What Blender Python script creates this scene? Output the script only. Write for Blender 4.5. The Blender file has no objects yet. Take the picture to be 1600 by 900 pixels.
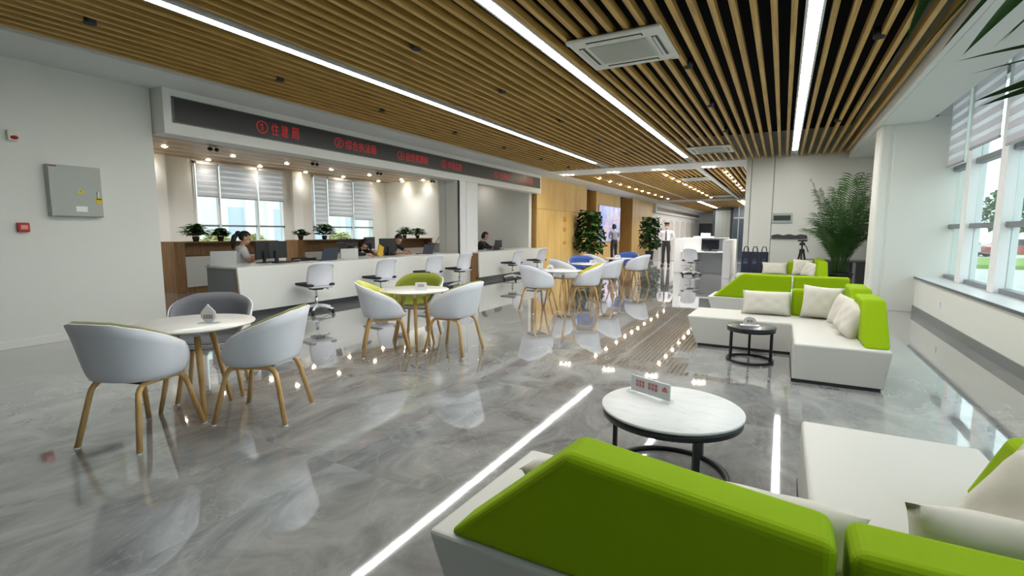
import bpy, bmesh, math, random
from mathutils import Vector, Matrix, Euler
random.seed(7)
PI = math.pi
SC = bpy.context.scene
COL = SC.collection

# ------------------------------------------------------------------ camera, sky, exposure
def cam_axes(yaw, pitch, roll):
    cy, sy, cp, sp = math.cos(yaw), math.sin(yaw), math.cos(pitch), math.sin(pitch)
    f = Vector((-sy*cp, cy*cp, -sp)); r = Vector((cy, sy, 0)); u = r.cross(f)
    c, s = math.cos(roll), math.sin(roll)
    return r*c + u*s, -r*s + u*c, f
_r, _u, _f = cam_axes(4.99771868e-01, 1.13223710e-01, 2.66579242e-03)
cd = bpy.data.cameras.new('camera'); cam = bpy.data.objects.new('camera', cd); COL.objects.link(cam)
cd.sensor_width = 36; cd.lens = 36*770.33/1600; cd.clip_start = .02; cd.clip_end = 400
cam.matrix_world = Matrix(((_r.x, _u.x, -_f.x, 0), (_r.y, _u.y, -_f.y, 0), (_r.z, _u.z, -_f.z, 1.33), (0, 0, 0, 1)))
SC.camera = cam
W = bpy.data.worlds.new('overcast_sky'); SC.world = W; W.use_nodes = True
bg = W.node_tree.nodes['Background']; bg.inputs[0].default_value = (.86, .94, 1, 1); bg.inputs[1].default_value = 3.0
SC.view_settings.view_transform = 'Standard'; SC.view_settings.look = 'None'
SC.view_settings.exposure = -0.12; SC.view_settings.gamma = 1; SC.view_settings.use_curve_mapping = False
try:
    SC.cycles.max_bounces = 10; SC.cycles.diffuse_bounces = 5; SC.cycles.glossy_bounces = 4
    SC.cycles.transparent_max_bounces = 16; SC.cycles.sample_clamp_indirect = 6; SC.cycles.caustics_reflective = False
    SC.cycles.caustics_refractive = False
except Exception: pass
STRIP_POWER = 52.0      # linear ceiling lights
SPOT_POWER = 70.0      # lens of the round downlights

# ------------------------------------------------------------------ materials
def lin(c):
    return tuple((v/255/12.92 if v/255 <= .04045 else ((v/255+.055)/1.055)**2.4) for v in c) + (1,)
MATS = {}
def mat(name, c=(200,200,200), rough=.5, metal=0, spec=.5, emit=0, emitc=None, coat=0, trans=0, alpha=1, sheen=0):
    if name in MATS: return MATS[name]
    m = bpy.data.materials.new(name); m.use_nodes = True; MATS[name] = m
    b = m.node_tree.nodes['Principled BSDF']
    b.inputs['Base Color'].default_value = lin(c); b.inputs['Roughness'].default_value = rough
    b.inputs['Metallic'].default_value = metal; b.inputs['Specular IOR Level'].default_value = spec
    b.inputs['Coat Weight'].default_value = coat
    b.inputs['Sheen Weight'].default_value = sheen
    if emit:
        b.inputs['Emission Color'].default_value = lin(emitc or c); b.inputs['Emission Strength'].default_value = emit
    return m
def nodes(m): return m.node_tree.nodes, m.node_tree.links, m.node_tree.nodes['Principled BSDF']
def ramp(n, stops):
    r = n.new('ShaderNodeValToRGB'); e = r.color_ramp.elements
    while len(e) < len(stops): e.new(.5)
    for q, (p, c) in zip(e, stops): q.position = p; q.color = lin(c)
    return r
def wood(name, dark, mid, light, scale=(6, 60, 60), rough=.45, rnd=True):
    m = mat(name, mid, rough); n, l, b = nodes(m)
    tc = n.new('ShaderNodeTexCoord'); mp = n.new('ShaderNodeMapping'); mp.inputs['Scale'].default_value = scale
    l.new(tc.outputs['Object'], mp.inputs[0])
    nz = n.new('ShaderNodeTexNoise'); nz.inputs['Scale'].default_value = 1; nz.inputs['Detail'].default_value = 5
    nz.inputs['Distortion'].default_value = .6
    if rnd:
        oi = n.new('ShaderNodeObjectInfo'); mu = n.new('ShaderNodeMath'); mu.operation = 'MULTIPLY'; mu.inputs[1].default_value = 57
        ad = n.new('ShaderNodeVectorMath'); l.new(oi.outputs['Random'], mu.inputs[0]); l.new(mp.outputs[0], ad.inputs[0]); l.new(mu.outputs[0], ad.inputs[1])
        l.new(ad.outputs[0], nz.inputs['Vector'])
    else: l.new(mp.outputs[0], nz.inputs['Vector'])
    r = ramp(n, [(.3, dark), (.52, mid), (.75, light)]); l.new(nz.outputs['Fac'], r.inputs[0]); l.new(r.outputs[0], b.inputs['Base Color'])
    return m
def fabric(name, c, rough=.85, scale=400, bump=.15, sheen=.2):
    m = mat(name, c, rough, sheen=sheen); n, l, b = nodes(m)
    tc = n.new('ShaderNodeTexCoord'); nz = n.new('ShaderNodeTexNoise'); nz.inputs['Scale'].default_value = scale
    l.new(tc.outputs['Object'], nz.inputs['Vector']); bp = n.new('ShaderNodeBump'); bp.inputs['Strength'].default_value = bump
    bp.inputs['Distance'].default_value = .002
    l.new(nz.outputs['Fac'], bp.inputs['Height']); l.new(bp.outputs[0], b.inputs['Normal'])
    return m
def glass(name, tint=(240,248,246), gloss=.08):
    m = bpy.data.materials.new(name); m.use_nodes = True; n, l = m.node_tree.nodes, m.node_tree.links
    n.remove(n['Principled BSDF']); o = n['Material Output']
    t = n.new('ShaderNodeBsdfTransparent'); t.inputs[0].default_value = lin(tint)
    g = n.new('ShaderNodeBsdfGlossy'); g.inputs['Roughness'].default_value = .02
    f = n.new('ShaderNodeLayerWeight'); p5 = n.new('ShaderNodeMath'); p5.operation = 'POWER'; p5.inputs[1].default_value = 5; l.new(f.outputs['Facing'], p5.inputs[0])
    mr = n.new('ShaderNodeMapRange'); mr.inputs['To Min'].default_value = .03; mr.inputs['To Max'].default_value = .6; l.new(p5.outputs[0], mr.inputs['Value']); x = n.new('ShaderNodeMixShader')
    l.new(mr.outputs[0], x.inputs[0]); l.new(t.outputs[0], x.inputs[1]); l.new(g.outputs[0], x.inputs[2]); l.new(x.outputs[0], o.inputs[0])
    MATS[name] = m; return m
def sheer(name, c, tr=.5):
    m = bpy.data.materials.new(name); m.use_nodes = True; n, l = m.node_tree.nodes, m.node_tree.links
    n.remove(n['Principled BSDF']); o = n['Material Output']
    d = n.new('ShaderNodeBsdfDiffuse'); d.inputs[0].default_value = lin(c); t = n.new('ShaderNodeBsdfTranslucent'); t.inputs[0].default_value = lin(c)
    x = n.new('ShaderNodeMixShader'); x.inputs[0].default_value = tr
    l.new(d.outputs[0], x.inputs[1]); l.new(t.outputs[0], x.inputs[2]); l.new(x.outputs[0], o.inputs[0]); MATS[name] = m; return m

def marble():
    m = mat('polished_grey_marble', (120,122,124), .04, spec=.9, coat=.8); n, l, b = nodes(m)
    b.inputs['Coat Roughness'].default_value = .02; b.inputs['Coat IOR'].default_value = 1.6
    ge = n.new('ShaderNodeNewGeometry'); oi = n.new('ShaderNodeObjectInfo')
    mu = n.new('ShaderNodeMath'); mu.operation = 'MULTIPLY'; mu.inputs[1].default_value = 41
    ad = n.new('ShaderNodeVectorMath'); l.new(oi.outputs['Random'], mu.inputs[0]); l.new(ge.outputs['Position'], ad.inputs[0]); l.new(mu.outputs[0], ad.inputs[1])
    mp = n.new('ShaderNodeMapping'); mp.inputs['Rotation'].default_value = (0, 0, .6); mp.inputs['Scale'].default_value = (1, .65, 1)
    l.new(ad.outputs[0], mp.inputs[0])
    n1 = n.new('ShaderNodeTexNoise'); n1.inputs['Scale'].default_value = 2.2; n1.inputs['Detail'].default_value = 8; n1.inputs['Roughness'].default_value = .62; n1.inputs['Distortion'].default_value = 1.6
    l.new(mp.outputs[0], n1.inputs['Vector'])
    r1 = ramp(n, [(.28, (104,106,108)), (.44, (132,134,135)), (.56, (148,150,150)), (.75, (168,169,169))]); l.new(n1.outputs['Fac'], r1.inputs[0])
    # thin pale veins where a distorted noise crosses its middle
    n2 = n.new('ShaderNodeTexNoise'); n2.inputs['Scale'].default_value = 1.5; n2.inputs['Detail'].default_value = 6; n2.inputs['Distortion'].default_value = 2.5
    l.new(mp.outputs[0], n2.inputs['Vector'])
    s = n.new('ShaderNodeMath'); s.operation = 'SUBTRACT'; s.inputs[1].default_value = .5; l.new(n2.outputs['Fac'], s.inputs[0])
    a = n.new('ShaderNodeMath'); a.operation = 'ABSOLUTE'; l.new(s.outputs[0], a.inputs[0])
    v = n.new('ShaderNodeMapRange'); v.inputs['From Min'].default_value = 0; v.inputs['From Max'].default_value = .012; v.inputs['To Min'].default_value = .22; v.inputs['To Max'].default_value = 0
    l.new(a.outputs[0], v.inputs['Value'])
    mx = n.new('ShaderNodeMix'); mx.data_type = 'RGBA'; mx.inputs['B'].default_value = lin((190,190,188))
    l.new(v.outputs[0], mx.inputs['Factor']); l.new(r1.outputs[0], mx.inputs['A']); l.new(mx.outputs['Result'], b.inputs['Base Color'])
    n3 = n.new('ShaderNodeTexNoise'); n3.inputs['Scale'].default_value = 5; n3.inputs['Detail'].default_value = 1; l.new(ge.outputs['Position'], n3.inputs['Vector'])
    bp = n.new('ShaderNodeBump'); bp.inputs['Strength'].default_value = .03; bp.inputs['Distance'].default_value = .004
    l.new(n3.outputs['Fac'], bp.inputs['Height']); l.new(bp.outputs[0], b.inputs['Coat Normal']); l.new(bp.outputs[0], b.inputs['Normal'])
    return m
MARBLE = marble()
def plaster(name, c):
    m = mat(name, c, .75, spec=.25); n, l, b = nodes(m)
    tc = n.new('ShaderNodeNewGeometry'); nz = n.new('ShaderNodeTexNoise'); nz.inputs['Scale'].default_value = 120; l.new(tc.outputs['Position'], nz.inputs['Vector'])
    bp = n.new('ShaderNodeBump'); bp.inputs['Strength'].default_value = .05; bp.inputs['Distance'].default_value = .003
    l.new(nz.outputs['Fac'], bp.inputs['Height']); l.new(bp.outputs[0], b.inputs['Normal']); return m
WALL = plaster('white_wall_paint', (222,224,219))
CEIL = plaster('white_ceiling_paint', (218,221,220))
BLACKP = mat('black_plenum_paint', (16,16,19), .9, spec=.1)
SLAT = wood('oak_slat', (152,116,54), (188,150,76), (208,174,102), (40, 1.2, 40), .5)
PANEL = wood('honey_wood_panel', (200,164,94), (210,176,108), (218,188,122), (3, 3, .6), .4)
PANELD = wood('shaded_wood_panel', (176,132,70), (188,146,82), (198,158,94), (3, 3, .6), .4)  # honey wood again, colour darkened to stand for shade on side faces
OFFWOOD = wood('office_ceiling_wood', (150,116,80), (172,138,100), (188,156,118), (30, 1, 30), .45)
CABWOOD = wood('walnut_cabinet_wood', (122,88,52), (150,112,70), (172,134,90), (40, 40, 2), .45)
LEGWOOD = wood('beech_leg', (196,152,92), (210,168,108), (222,184,126), (40, 40, 3), .4)
WHITEP = mat('white_plastic', (226,228,236), .35)
WHITEL = mat('white_lacquer', (226,228,226), .22, coat=.2)
LEATHER = fabric('white_leatherette', (200,200,195), .5, 90, .04, .0)
GREENF = fabric('lime_green_fabric', (138,170,0), .85, sheen=0); GREENF.node_tree.nodes['Principled BSDF'].inputs['Specular IOR Level'].default_value = .2
CUSHION = fabric('cream_cushion_cloth', (206,203,192), .9)
BLACKM = mat('black_metal', (30,32,36), .4, metal=.3)
DARKPL = mat('dark_plastic', (28,30,34), .45)
CHROME = mat('chrome', (220,222,225), .15, metal=1)
GREYST = mat('grey_stone_skirting', (112,116,120), .2)
ALU = mat('white_window_frame', (228,231,233), .4)
DARKALU = mat('grey_window_rail', (118,124,130), .4)
PANE = glass('window_glass')
ACRYL = glass('clear_acrylic', (244,248,248))
LEAF = mat('dark_green_leaf', (38,78,26), .45); LEAF2 = mat('mid_green_leaf', (58,98,36), .5); STEM = mat('green_stem', (86,104,52), .6)
BARK = mat('brown_bark', (88,70,50), .8); SOIL = mat('dark_soil', (50,40,32), .95); POTD = mat('dark_pot', (34,36,40), .35)

# ------------------------------------------------------------------ mesh building
class MB:
    def __init__(s): s.bm = bmesh.new(); s.smooth = False
    def _add(s, t, mi=0):
        me = bpy.data.meshes.new('t'); t.to_mesh(me); t.free(); n0 = len(s.bm.faces); s.bm.from_mesh(me); bpy.data.meshes.remove(me)
        if mi:
            s.bm.faces.ensure_lookup_table()
            for f in s.bm.faces[n0:]: f.material_index = mi
        return s
    def box(s, x0, x1, y0, y1, z0, z1, bev=0, seg=2, mi=0, M=None):
        t = bmesh.new(); v = [t.verts.new(p) for p in ((x0,y0,z0),(x1,y0,z0),(x1,y1,z0),(x0,y1,z0),(x0,y0,z1),(x1,y0,z1),(x1,y1,z1),(x0,y1,z1))]
        for f in ((0,3,2,1),(4,5,6,7),(0,1,5,4),(1,2,6,5),(2,3,7,6),(3,0,4,7)): t.faces.new([v[i] for i in f])
        if bev: bmesh.ops.bevel(t, geom=list(t.edges), offset=bev, segments=seg, profile=.5, affect='EDGES')
        if M is not None: bmesh.ops.transform(t, matrix=M, verts=t.verts)
        return s._add(t, mi)
    def hexa(s, bot, top, bev=0, seg=2, mi=0):
        t = bmesh.new(); n = len(bot); b = [t.verts.new(p) for p in bot]; u = [t.verts.new(p) for p in top]
        t.faces.new(b[::-1]); t.faces.new(u)
        for i in range(n): t.faces.new((b[i], b[(i+1)%n], u[(i+1)%n], u[i]))
        bmesh.ops.recalc_face_normals(t, faces=t.faces)
        if bev: bmesh.ops.bevel(t, geom=list(t.edges), offset=bev, segments=seg, profile=.5, affect='EDGES')
        return s._add(t, mi)
    def prism(s, pts, a0, a1, axis='y', bev=0, seg=3, mi=0):
        def P(p, a): return {'x': (a, p[0], p[1]), 'y': (p[0], a, p[1]), 'z': (p[0], p[1], a)}[axis]
        return s.hexa([P(p, a0) for p in pts], [P(p, a1) for p in pts], bev, seg, mi)
    def tube(s, pts, r, n=8, cap=True, mi=0):
        pts = [Vector(p) for p in pts]; R = r if isinstance(r, (list, tuple)) else [r]*len(pts)
        t = bmesh.new(); rings = []; ref = None
        for i, p in enumerate(pts):
            d = (pts[min(i+1, len(pts)-1)] - pts[max(i-1, 0)]).normalized()
            if ref is None: ref = Vector((0,0,1)) if abs(d.z) < .9 else Vector((1,0,0))
            a = d.cross(ref).normalized(); ref = a.cross(d).normalized()
            rings.append([t.verts.new(p + (a*math.cos(2*PI*k/n) + ref*math.sin(2*PI*k/n))*R[i]) for k in range(n)])
        for A, B in zip(rings, rings[1:]):
            for k in range(n): t.faces.new((A[k], A[(k+1)%n], B[(k+1)%n], B[k]))
        if cap: t.faces.new(rings[0][::-1]); t.faces.new(rings[-1])
        for f in t.faces: f.smooth = len(f.verts) == 4
        bmesh.ops.recalc_face_normals(t, faces=t.faces)
        return s._add(t, mi)
    def lathe(s, prof, n=24, c=(0,0,0), mi=0, smooth=True):
        t = bmesh.new(); rings = []
        for r, z in prof:
            if r < 1e-6: rings.append([t.verts.new((c[0], c[1], c[2]+z))])
            else: rings.append([t.verts.new((c[0]+r*math.cos(2*PI*k/n), c[1]+r*math.sin(2*PI*k/n), c[2]+z)) for k in range(n)])
        for A, B in zip(rings, rings[1:]):
            for k in range(n):
                if len(A) == 1 and len(B) == 1: continue
                if len(A) == 1: f = (A[0], B[k], B[(k+1)%n])
                elif len(B) == 1: f = (A[k], A[(k+1)%n], B[0])
                else: f = (A[k], A[(k+1)%n], B[(k+1)%n], B[k])
                t.faces.new(f)
        if prof[0] != prof[-1]:
            if len(rings[0]) > 1: t.faces.new(rings[0][::-1])
            if len(rings[-1]) > 1: t.faces.new(rings[-1])
        else: bmesh.ops.remove_doubles(t, verts=t.verts, dist=1e-5)
        bmesh.ops.recalc_face_normals(t, faces=t.faces)
        for f in t.faces: f.smooth = smooth and len(f.verts) <= 4
        return s._add(t, mi)
    def cyl(s, c, r, h, n=20, mi=0): return s.lathe([(r, 0), (r, h)], n, c, mi, smooth=n > 12)
    def ell(s, c, rad, nu=14, nv=9, mi=0):
        t = bmesh.new(); bmesh.ops.create_uvsphere(t, u_segments=nu, v_segments=nv, radius=1)
        bmesh.ops.transform(t, matrix=Matrix.Translation(c) @ Matrix.Diagonal((*rad, 1)), verts=t.verts)
        for f in t.faces: f.smooth = True
        return s._add(t, mi)
    def faces(s, vs, fs, smooth=False, mi=0):
        t = bmesh.new(); v = [t.verts.new(p) for p in vs]
        for f in fs: t.faces.new([v[i] for i in f]).smooth = smooth
        return s._add(t, mi)
    def xform(s, M): bmesh.ops.transform(s.bm, matrix=M, verts=s.bm.verts); return s
def obj(name, mb, m, parent=None, loc=None, rotz=None, smooth=None):
    me = bpy.data.meshes.new(name); mb.bm.to_mesh(me); mb.bm.free()
    for q in (m if isinstance(m, (list, tuple)) else [m]): me.materials.append(q)
    o = bpy.data.objects.new(name, me); COL.objects.link(o)
    if smooth:
        for p in me.polygons: p.use_smooth = True
    if parent: o.parent = parent
    if loc: o.location = loc
    if rotz: o.rotation_euler = (0, 0, rotz)
    return o
def tag(o, label, cat, group=None):
    o['label'] = label; o['category'] = cat
    if group: o['group'] = group
    return o
def thing(name, label, cat, loc=(0,0,0), rotz=0, group=None):
    o = bpy.data.objects.new(name, None); COL.objects.link(o); o.empty_display_size = .1
    o.location = loc; o.rotation_euler = (0, 0, rotz); return tag(o, label, cat, group)
def struct(name, mb, m, parent=None):
    o = obj(name, mb, m, parent)
    if not parent: o['kind'] = 'structure'
    return o
def dup(root, loc=None, rotz=None, label=None, group=None, swap=None):
    def cp(o, par):
        c = o.copy(); COL.objects.link(c)
        if par: c.parent = par
        if swap and o.type == 'MESH' and o.data.materials and o.data.materials[0] in swap:
            c.data = o.data.copy(); c.data.materials[0] = swap[o.data.materials[0]]
        for ch in [k for k in COL.objects if k.parent == o]: cp(ch, c)
        return c
    r = cp(root, None)
    if loc is not None: r.location = loc
    if rotz is not None: r.rotation_euler = (0, 0, rotz)
    if label: r['label'] = label
    if group: r['group'] = group
    return r
def shared(name, me, parent, loc=(0,0,0), rot=(0,0,0)):
    o = bpy.data.objects.new(name, me); COL.objects.link(o); o.parent = parent; o.location = loc; o.rotation_euler = rot; return o
def mesh_of(mb, m, name='piece'):
    me = bpy.data.meshes.new(name); mb.bm.to_mesh(me); mb.bm.free(); me.materials.append(m); return me
def facing(dx, dy): return math.atan2(dy, dx) - PI/2      # things are modelled facing +Y
ORD = ['nearest','second','third','fourth','fifth','sixth','seventh','eighth','ninth','tenth','eleventh','twelfth','thirteenth','fourteenth','fifteenth']

# ================================================================== SETTING
# ---- floor: a slab with polished marble tiles laid on it
fl = struct('floor', MB().box(-14.2, 2.6, -1.7, 24.2, -.06, -.012), mat('grey_grout', (84,86,88), .8))
obj('far_tiling', MB().box(-14.2, 2.6, 24.2, 52.2, -.06, 0), MARBLE, fl)['kind'] = 'stuff'
TW, TL = 1.1994, 1.7994
tile = mesh_of(MB().box(0, TW, 0, TL, -.0118, 0), MARBLE, 'tile')
for i in range(14):
    for j in range(15):
        x, y = -14.2 + i*1.2, -1.7 + j*1.8
        if y + 1.8 > 25.4: continue
        if x < -8.4 and (y < 2 or y > 15.2): continue
        if y+1.8 > 24.2: continue
        shared('floor_tile', tile, fl, (x, y, 0))
obj('hidden_tiling', MB().box(-14.2, -8.2, -1.7, 1.9, -.0118, -.0001).box(-14.2, -8.2, 16.3, 24.2, -.0118, -.0001), MARBLE, fl)
# ---- ceilings
ce = struct('ceiling', MB().box(-14.4, 2.8, -1.8, 52.3, 3.9, 4.1), BLACKP)
SX0, SX1, PITCH = -6.6, 1.27, .1552
slat1 = mesh_of(MB().box(-.025, .025, 0, 13.0, 0, .068), SLAT, 'slat')
STRIPS = (-4.745, -2.305, .135)
k = 0
x = SX0 + .06
while x < SX1 - .02:
    if all(abs(x - s) > .095 for s in STRIPS): shared('slat', slat1, ce, (x, 1.6, 3.25))
    x += PITCH
slat2 = mesh_of(MB().box(-.026, .026, 0, 15, 0, .068), SLAT, 'slat')
x = -6.62
while x < -1.1:
    if abs(x + 2.37) > .1: shared('slat', slat2, ce, (x, 16.0, 3.25))
    x += PITCH
far = MB(); x = -6.6
while x < -1.1:
    if abs(x + 4.745) > .12 and abs(x+2.305) > .12: far.box(x-.026, x+.026, 32.5, 52, 3.25, 3.35)
    x += PITCH
obj('far_slats', far, SLAT, ce)['kind'] = 'stuff'
obj('soffit', MB().box(-7.8, -6.62, -1.6, 52.2, 3.225, 3.9), CEIL, ce)
obj('soffit', MB().box(-6.62, 1.285, 14.6, 16.0, 3.235, 3.9), CEIL, ce)
obj('soffit', MB().box(-6.62, -.9, 31, 32.5, 3.235, 3.9), CEIL, ce)
obj('soffit', MB().box(1.285, 1.345, -1.6, 14.6, 3.13, 3.9).box(1.35, 1.975, -1.6, 14.6, 3.13, 3.9).box(1.34, 1.36, -1.6, 14.6, 3.14, 3.9), CEIL, ce)
obj('soffit', MB().box(1.975, 2.8, -1.6, 14.6, 3.6, 3.9), CEIL, ce)
obj('ceiling_divider', MB().box(-2.44, -2.30, 16, 31, 3.24, 3.3), CEIL, ce)
obj('ceiling_divider', MB().box(-5.0, -4.94, 16, 31, 3.243, 3.3), CEIL, ce)
obj('soffit', MB().box(-1.12, -.9, 16, 52, 3.235, 3.9), CEIL, ce)
# office ceiling of wood boards with pale gaps
obj('office_ceiling_slab', MB().box(-14.2, -7.8, 3.5, 15.3, 3.27, 3.9), CEIL, ce)
for i in range(9):
    x0 = -14.0 + i*.62
    obj('ceiling_board', MB().box(x0+.03, x0+.59, 4.6, 15.0, 3.25, 3.28), OFFWOOD, ce)
for i in range(10): obj('ceiling_strip', MB().box(-14.03 + i*.62, -13.975 + i*.62, 4.6, 15.0, 3.243, 3.26), mat('white_gap_strip', (236,232,224), .4), ce)
obj('office_ceiling_edge', MB().box(-8.4, -7.6, 3.7, 15.0, 3.23, 3.28), CEIL, ce)
# ---- walls
struct('wall_left', MB().box(-7.8, -7.58, -1.6, 3.695, 0, 3.26), WALL)
struct('baseboard_left', MB().box(-7.58, -7.566, -1.6, 3.69, 0, .095, .004), mat('white_gloss_paint', (226,228,224), .3))
struct('wall_rear', MB().box(-8, 2.8, -1.8, -1.55, 0, 3.95), mat('dark_rear_wall', (92,80,68), .6))
obj('soffit', MB().box(-6.62, 1.3, -1.6, 1.6, 3.235, 3.9), CEIL, ce)
w = struct('wall_office_front', MB().box(-14.2, -7.8, 3.45, 3.65, 0, 3.3), WALL)
we = struct('wall_end', MB().box(-14.2, -7.6, 15.1, 15.3, 0, 3.3), WALL)
# office rear wall: piers, spandrel, lintel around two windows
wb = MB().box(-14.2, -14, 3.6, 7.72, 0, 3.3).box(-14.2, -14, 10.46, 11.55, 0, 3.3).box(-14.2, -14, 14.35, 15.2, 0, 3.3)
wb.box(-14.2, -14, 7.7, 10.5, 0, .85).box(-14.2, -14, 11.5, 14.4, 0, .85).box(-14.2, -14, 7.7, 10.5, 3.2, 3.3).box(-14.2, -14, 11.5, 14.4, 3.2, 3.3)
struct('wall_office_rear', wb, WALL)
struct('trim_office_pilaster', MB().box(-14, -13.9, 6.55, 7.02, 0, 3.25).box(-14, -13.9, 10.75, 11.1, 0, 3.25), mat('white_pilaster', (232,234,232), .5))
struct('baseboard_office', MB().box(-14, -13.98, 3.7, 15.1, 0, .1), GREYST)
# hall end wall of grooved panels, seen beyond the sofas
ew = struct('wall_far_right', MB().box(-.93, 2.8, 14.62, 16.0, 0, 3.9), mat('shadow_gap', (120,120,122), .8))
for a, b in ((-.935, -.815), (-.80, -.29), (-.275, 2.1)):
    obj('wall_panel', MB().box(a, b, 14.59, 14.65, 0, 3.3, .003), WALL, ew)
struct('wall_far_side', MB().box(-.93, -.7, 16, 52, 0, 3.5), WALL)
struct('wall_far', MB().box(-8, -.7, 52, 52.2, 0, 3.95), mat('grey_far_wall', (176,180,182), .7))
struct('door_1', MB().box(-7.2, -5.2, 51.9, 52, 0, 2.1).box(-7.3, -7.2, 51.85, 52, 0, 2.2).box(-5.2, -5.1, 51.85, 52, 0, 2.2).box(-7.3, -5.1, 51.85, 52, 2.1, 2.2), mat('dark_doorway', (44,52,58), .4))
struct('wall_far_left', MB().box(-9.2, -7.62, 32.8, 52.2, 0, 3.3), WALL)
# right: low wall, sill, pillar, strip above
wr = struct('wall_right', MB().box(2.0, 2.5, -1.6, 14.6, 0, .575), WALL)
obj('sill', MB().box(1.985, 2.5, -1.6, 10.5, .575, .60, .004), mat('dark_grey_sill_edge', (206,209,212), .3), wr)
obj('sill_nosing', MB().box(1.972, 1.987, -1.6, 10.5, .572, .604, .003), mat('dark_sill_nosing', (92,96,104), .35), wr)
struct('baseboard_right', MB().box(1.985, 2.0, -1.6, 10.5, 0, .12), GREYST)
struct('wall_right_beyond', MB().box(2.1, 2.6, 10.52, 14.65, .5, 3.95), WALL)
pl = struct('wall_pillar', MB().box(1.36, 1.53, 10.5, 11.1, 0, 3.2, .05, 4).box(1.548, 2.45, 10.5, 11.1, 0, 3.2, .006).box(1.5, 1.6, 10.515, 11.0, 0, 3.2), WALL)
obj('power_outlet', MB().box(1.992, 2.0, 8.9, 8.99, .28, .37, .003).box(1.990, 1.993, 8.93, 8.96, .30, .35), WHITEP, wr)

# windows on the right: white posts, grey rails, glass
wi = 1
YS = [10.98, 9.62, 8.27, 6.92, 5.57, 4.22, 2.87, 1.52, .17, -1.2]
ALUB = mat('pale_window_post', (240,242,243), .5)
for a, b in zip(YS[1:], YS):
    o = struct('window_%d' % wi, MB().box(2.30, 2.48, b-.16, b+.06, .6, 3.6, .004).box(2.36, 2.46, a+.06, b-.16, 3.52, 3.6), ALUB); wi += 1
    for z0, z1 in ((.6, .66), (1.40, 1.47), (2.31, 2.39)):
        obj('rail', MB().box(2.35, 2.45, a+.06, b-.16, z0, z1, .004), DARKALU, o)
    obj('mullion', MB().box(2.40, 2.44, (a+b)/2-.3, (a+b)/2-.27, .66, 3.52), ALUB, o)
    for z0, z1 in ((.66, 1.40), (1.47, 2.31), (2.39, 3.52)):
        obj('pane', MB().box(2.405, 2.413, a+.06, b-.16, z0, z1), PANE, o)
struct('wall_right_top', MB().box(2.5, 2.7, -1.6, 11, 3.6, 3.95), WALL)
# office windows
for (a, b, mull) in ((7.72, 10.46, (8.38, 9.54)), (11.55, 14.35, (12.14, 13.31))):
    o = struct('window_%d' % wi, MB().box(-14.06, -13.97, a, a+.05, .85, 3.2).box(-14.06, -13.97, b-.05, b, .85, 3.2).box(-14.06, -13.97, a, b, 3.15, 3.2).box(-14.06, -13.97, a, b, .85, .9), ALU); wi += 1
    for y in mull: obj('mullion', MB().box(-14.06, -13.96, y-.03, y+.03, .9, 3.15), ALU, o)
    for z in (1.455,): obj('rail', MB().box(-14.05, -13.97, a, b, z, z+.05), DARKALU, o)
    e = [a+.05, mull[0], mull[1], b-.05]
    for p, q in zip(e, e[1:]):
        for z0, z1 in ((.9, 1.455), (1.505, 3.15)): obj('pane', MB().box(-14.02, -14.012, p+.03, q-.03, z0, z1), PANE, o)
# column between the two counters
cl = struct('wall_column', MB().box(-7.95, -7.345, 10.58, 11.45, 0, 3.22), mat('column_gap_grey', (168,168,172), .7))
for a, b in ((-7.96, -7.75), (-7.735, -7.32)): obj('column_panel', MB().box(a, b, 10.56, 10.60, 0, 3.22, .003), WALL, cl)
for a, b in ((10.56, 10.89), (10.905, 11.45)): obj('column_panel', MB().box(-7.36, -7.32, a, b, 0, 3.22, .003), mat('column_white', (226,228,230), .5), cl)
# bulkhead that carries the LED sign
struct('trim_bulkhead', MB().box(-7.62, -7.30, 3.71, 15.42, 2.63, 3.226, .006), mat('bulkhead_white', (224,226,222), .5))
struct('trim_far_bulkhead', MB().box(-7.62, -7.32, 32.9, 52, 2.6, 3.226), mat('bulkhead_white', (224,226,222), .5))
# ---- timber feature wall
tw = struct('wall_timber', MB().box(-9.2, -7.475, 15.42, 20.28, 0, 3.225), PANELD)
for a, b in zip((15.4, 16.88, 17.98, 19.07), (16.88, 17.98, 19.07, 20.3)):
    for z0, z1 in ((0, 2.13), (2.13, 3.225)): obj('wood_panel', MB().box(-7.48, -7.45, a+.004, b-.004, z0+.004, z1-.004, .003, 1), PANEL, tw)
for z0, z1 in ((0, 2.13), (2.13, 3.225)): obj('wood_panel', MB().box(-7.75, -7.478, 15.395, 15.43, z0+.004, z1-.004, .003, 1), PANELD, tw)
struct('wall_corridor', MB().box(-9.6, -9.4, 20, 23, 0, 3.3).box(-9.6, -7.85, 22.3, 22.5, 0, 3.3), mat('corridor_grey', (150,150,152), .6))
t2 = struct('wall_screen', MB().box(-9.2, -7.78, 22.12, 26.3, 0, 3.225), PANELD)
for a, b in zip((22.1, 23.5, 24.9), (23.5, 24.9, 26.3)): obj('wood_panel', MB().box(-7.785, -7.75, a+.004, b-.004, 0, 3.22, .003, 1), PANEL, t2)
obj('wood_panel', MB().box(-7.95, -7.64, 22.07, 22.12, 0, 3.22, .003, 1), PANELD, t2)
t3 = struct('wall_timber_far', MB().box(-9.2, -7.53, 27.9, 32.8, 0, 3.225), PANELD)
for a, b in zip((27.87, 29.5, 31.15), (29.5, 31.15, 32.8)):
    for z0, z1 in ((0, 2.13), (2.13, 3.225)): obj('wood_panel', MB().box(-7.535, -7.5, a+.004, b-.004, z0+.004, z1-.004, .003, 1), PANEL, t3)
for z0, z1 in ((0, 2.3), (2.3, 3.225)): obj('wood_panel', MB().box(-8.9, -7.505, 27.86, 27.9, z0+.004, z1-.004, .003, 1), PANELD, t3)
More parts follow.
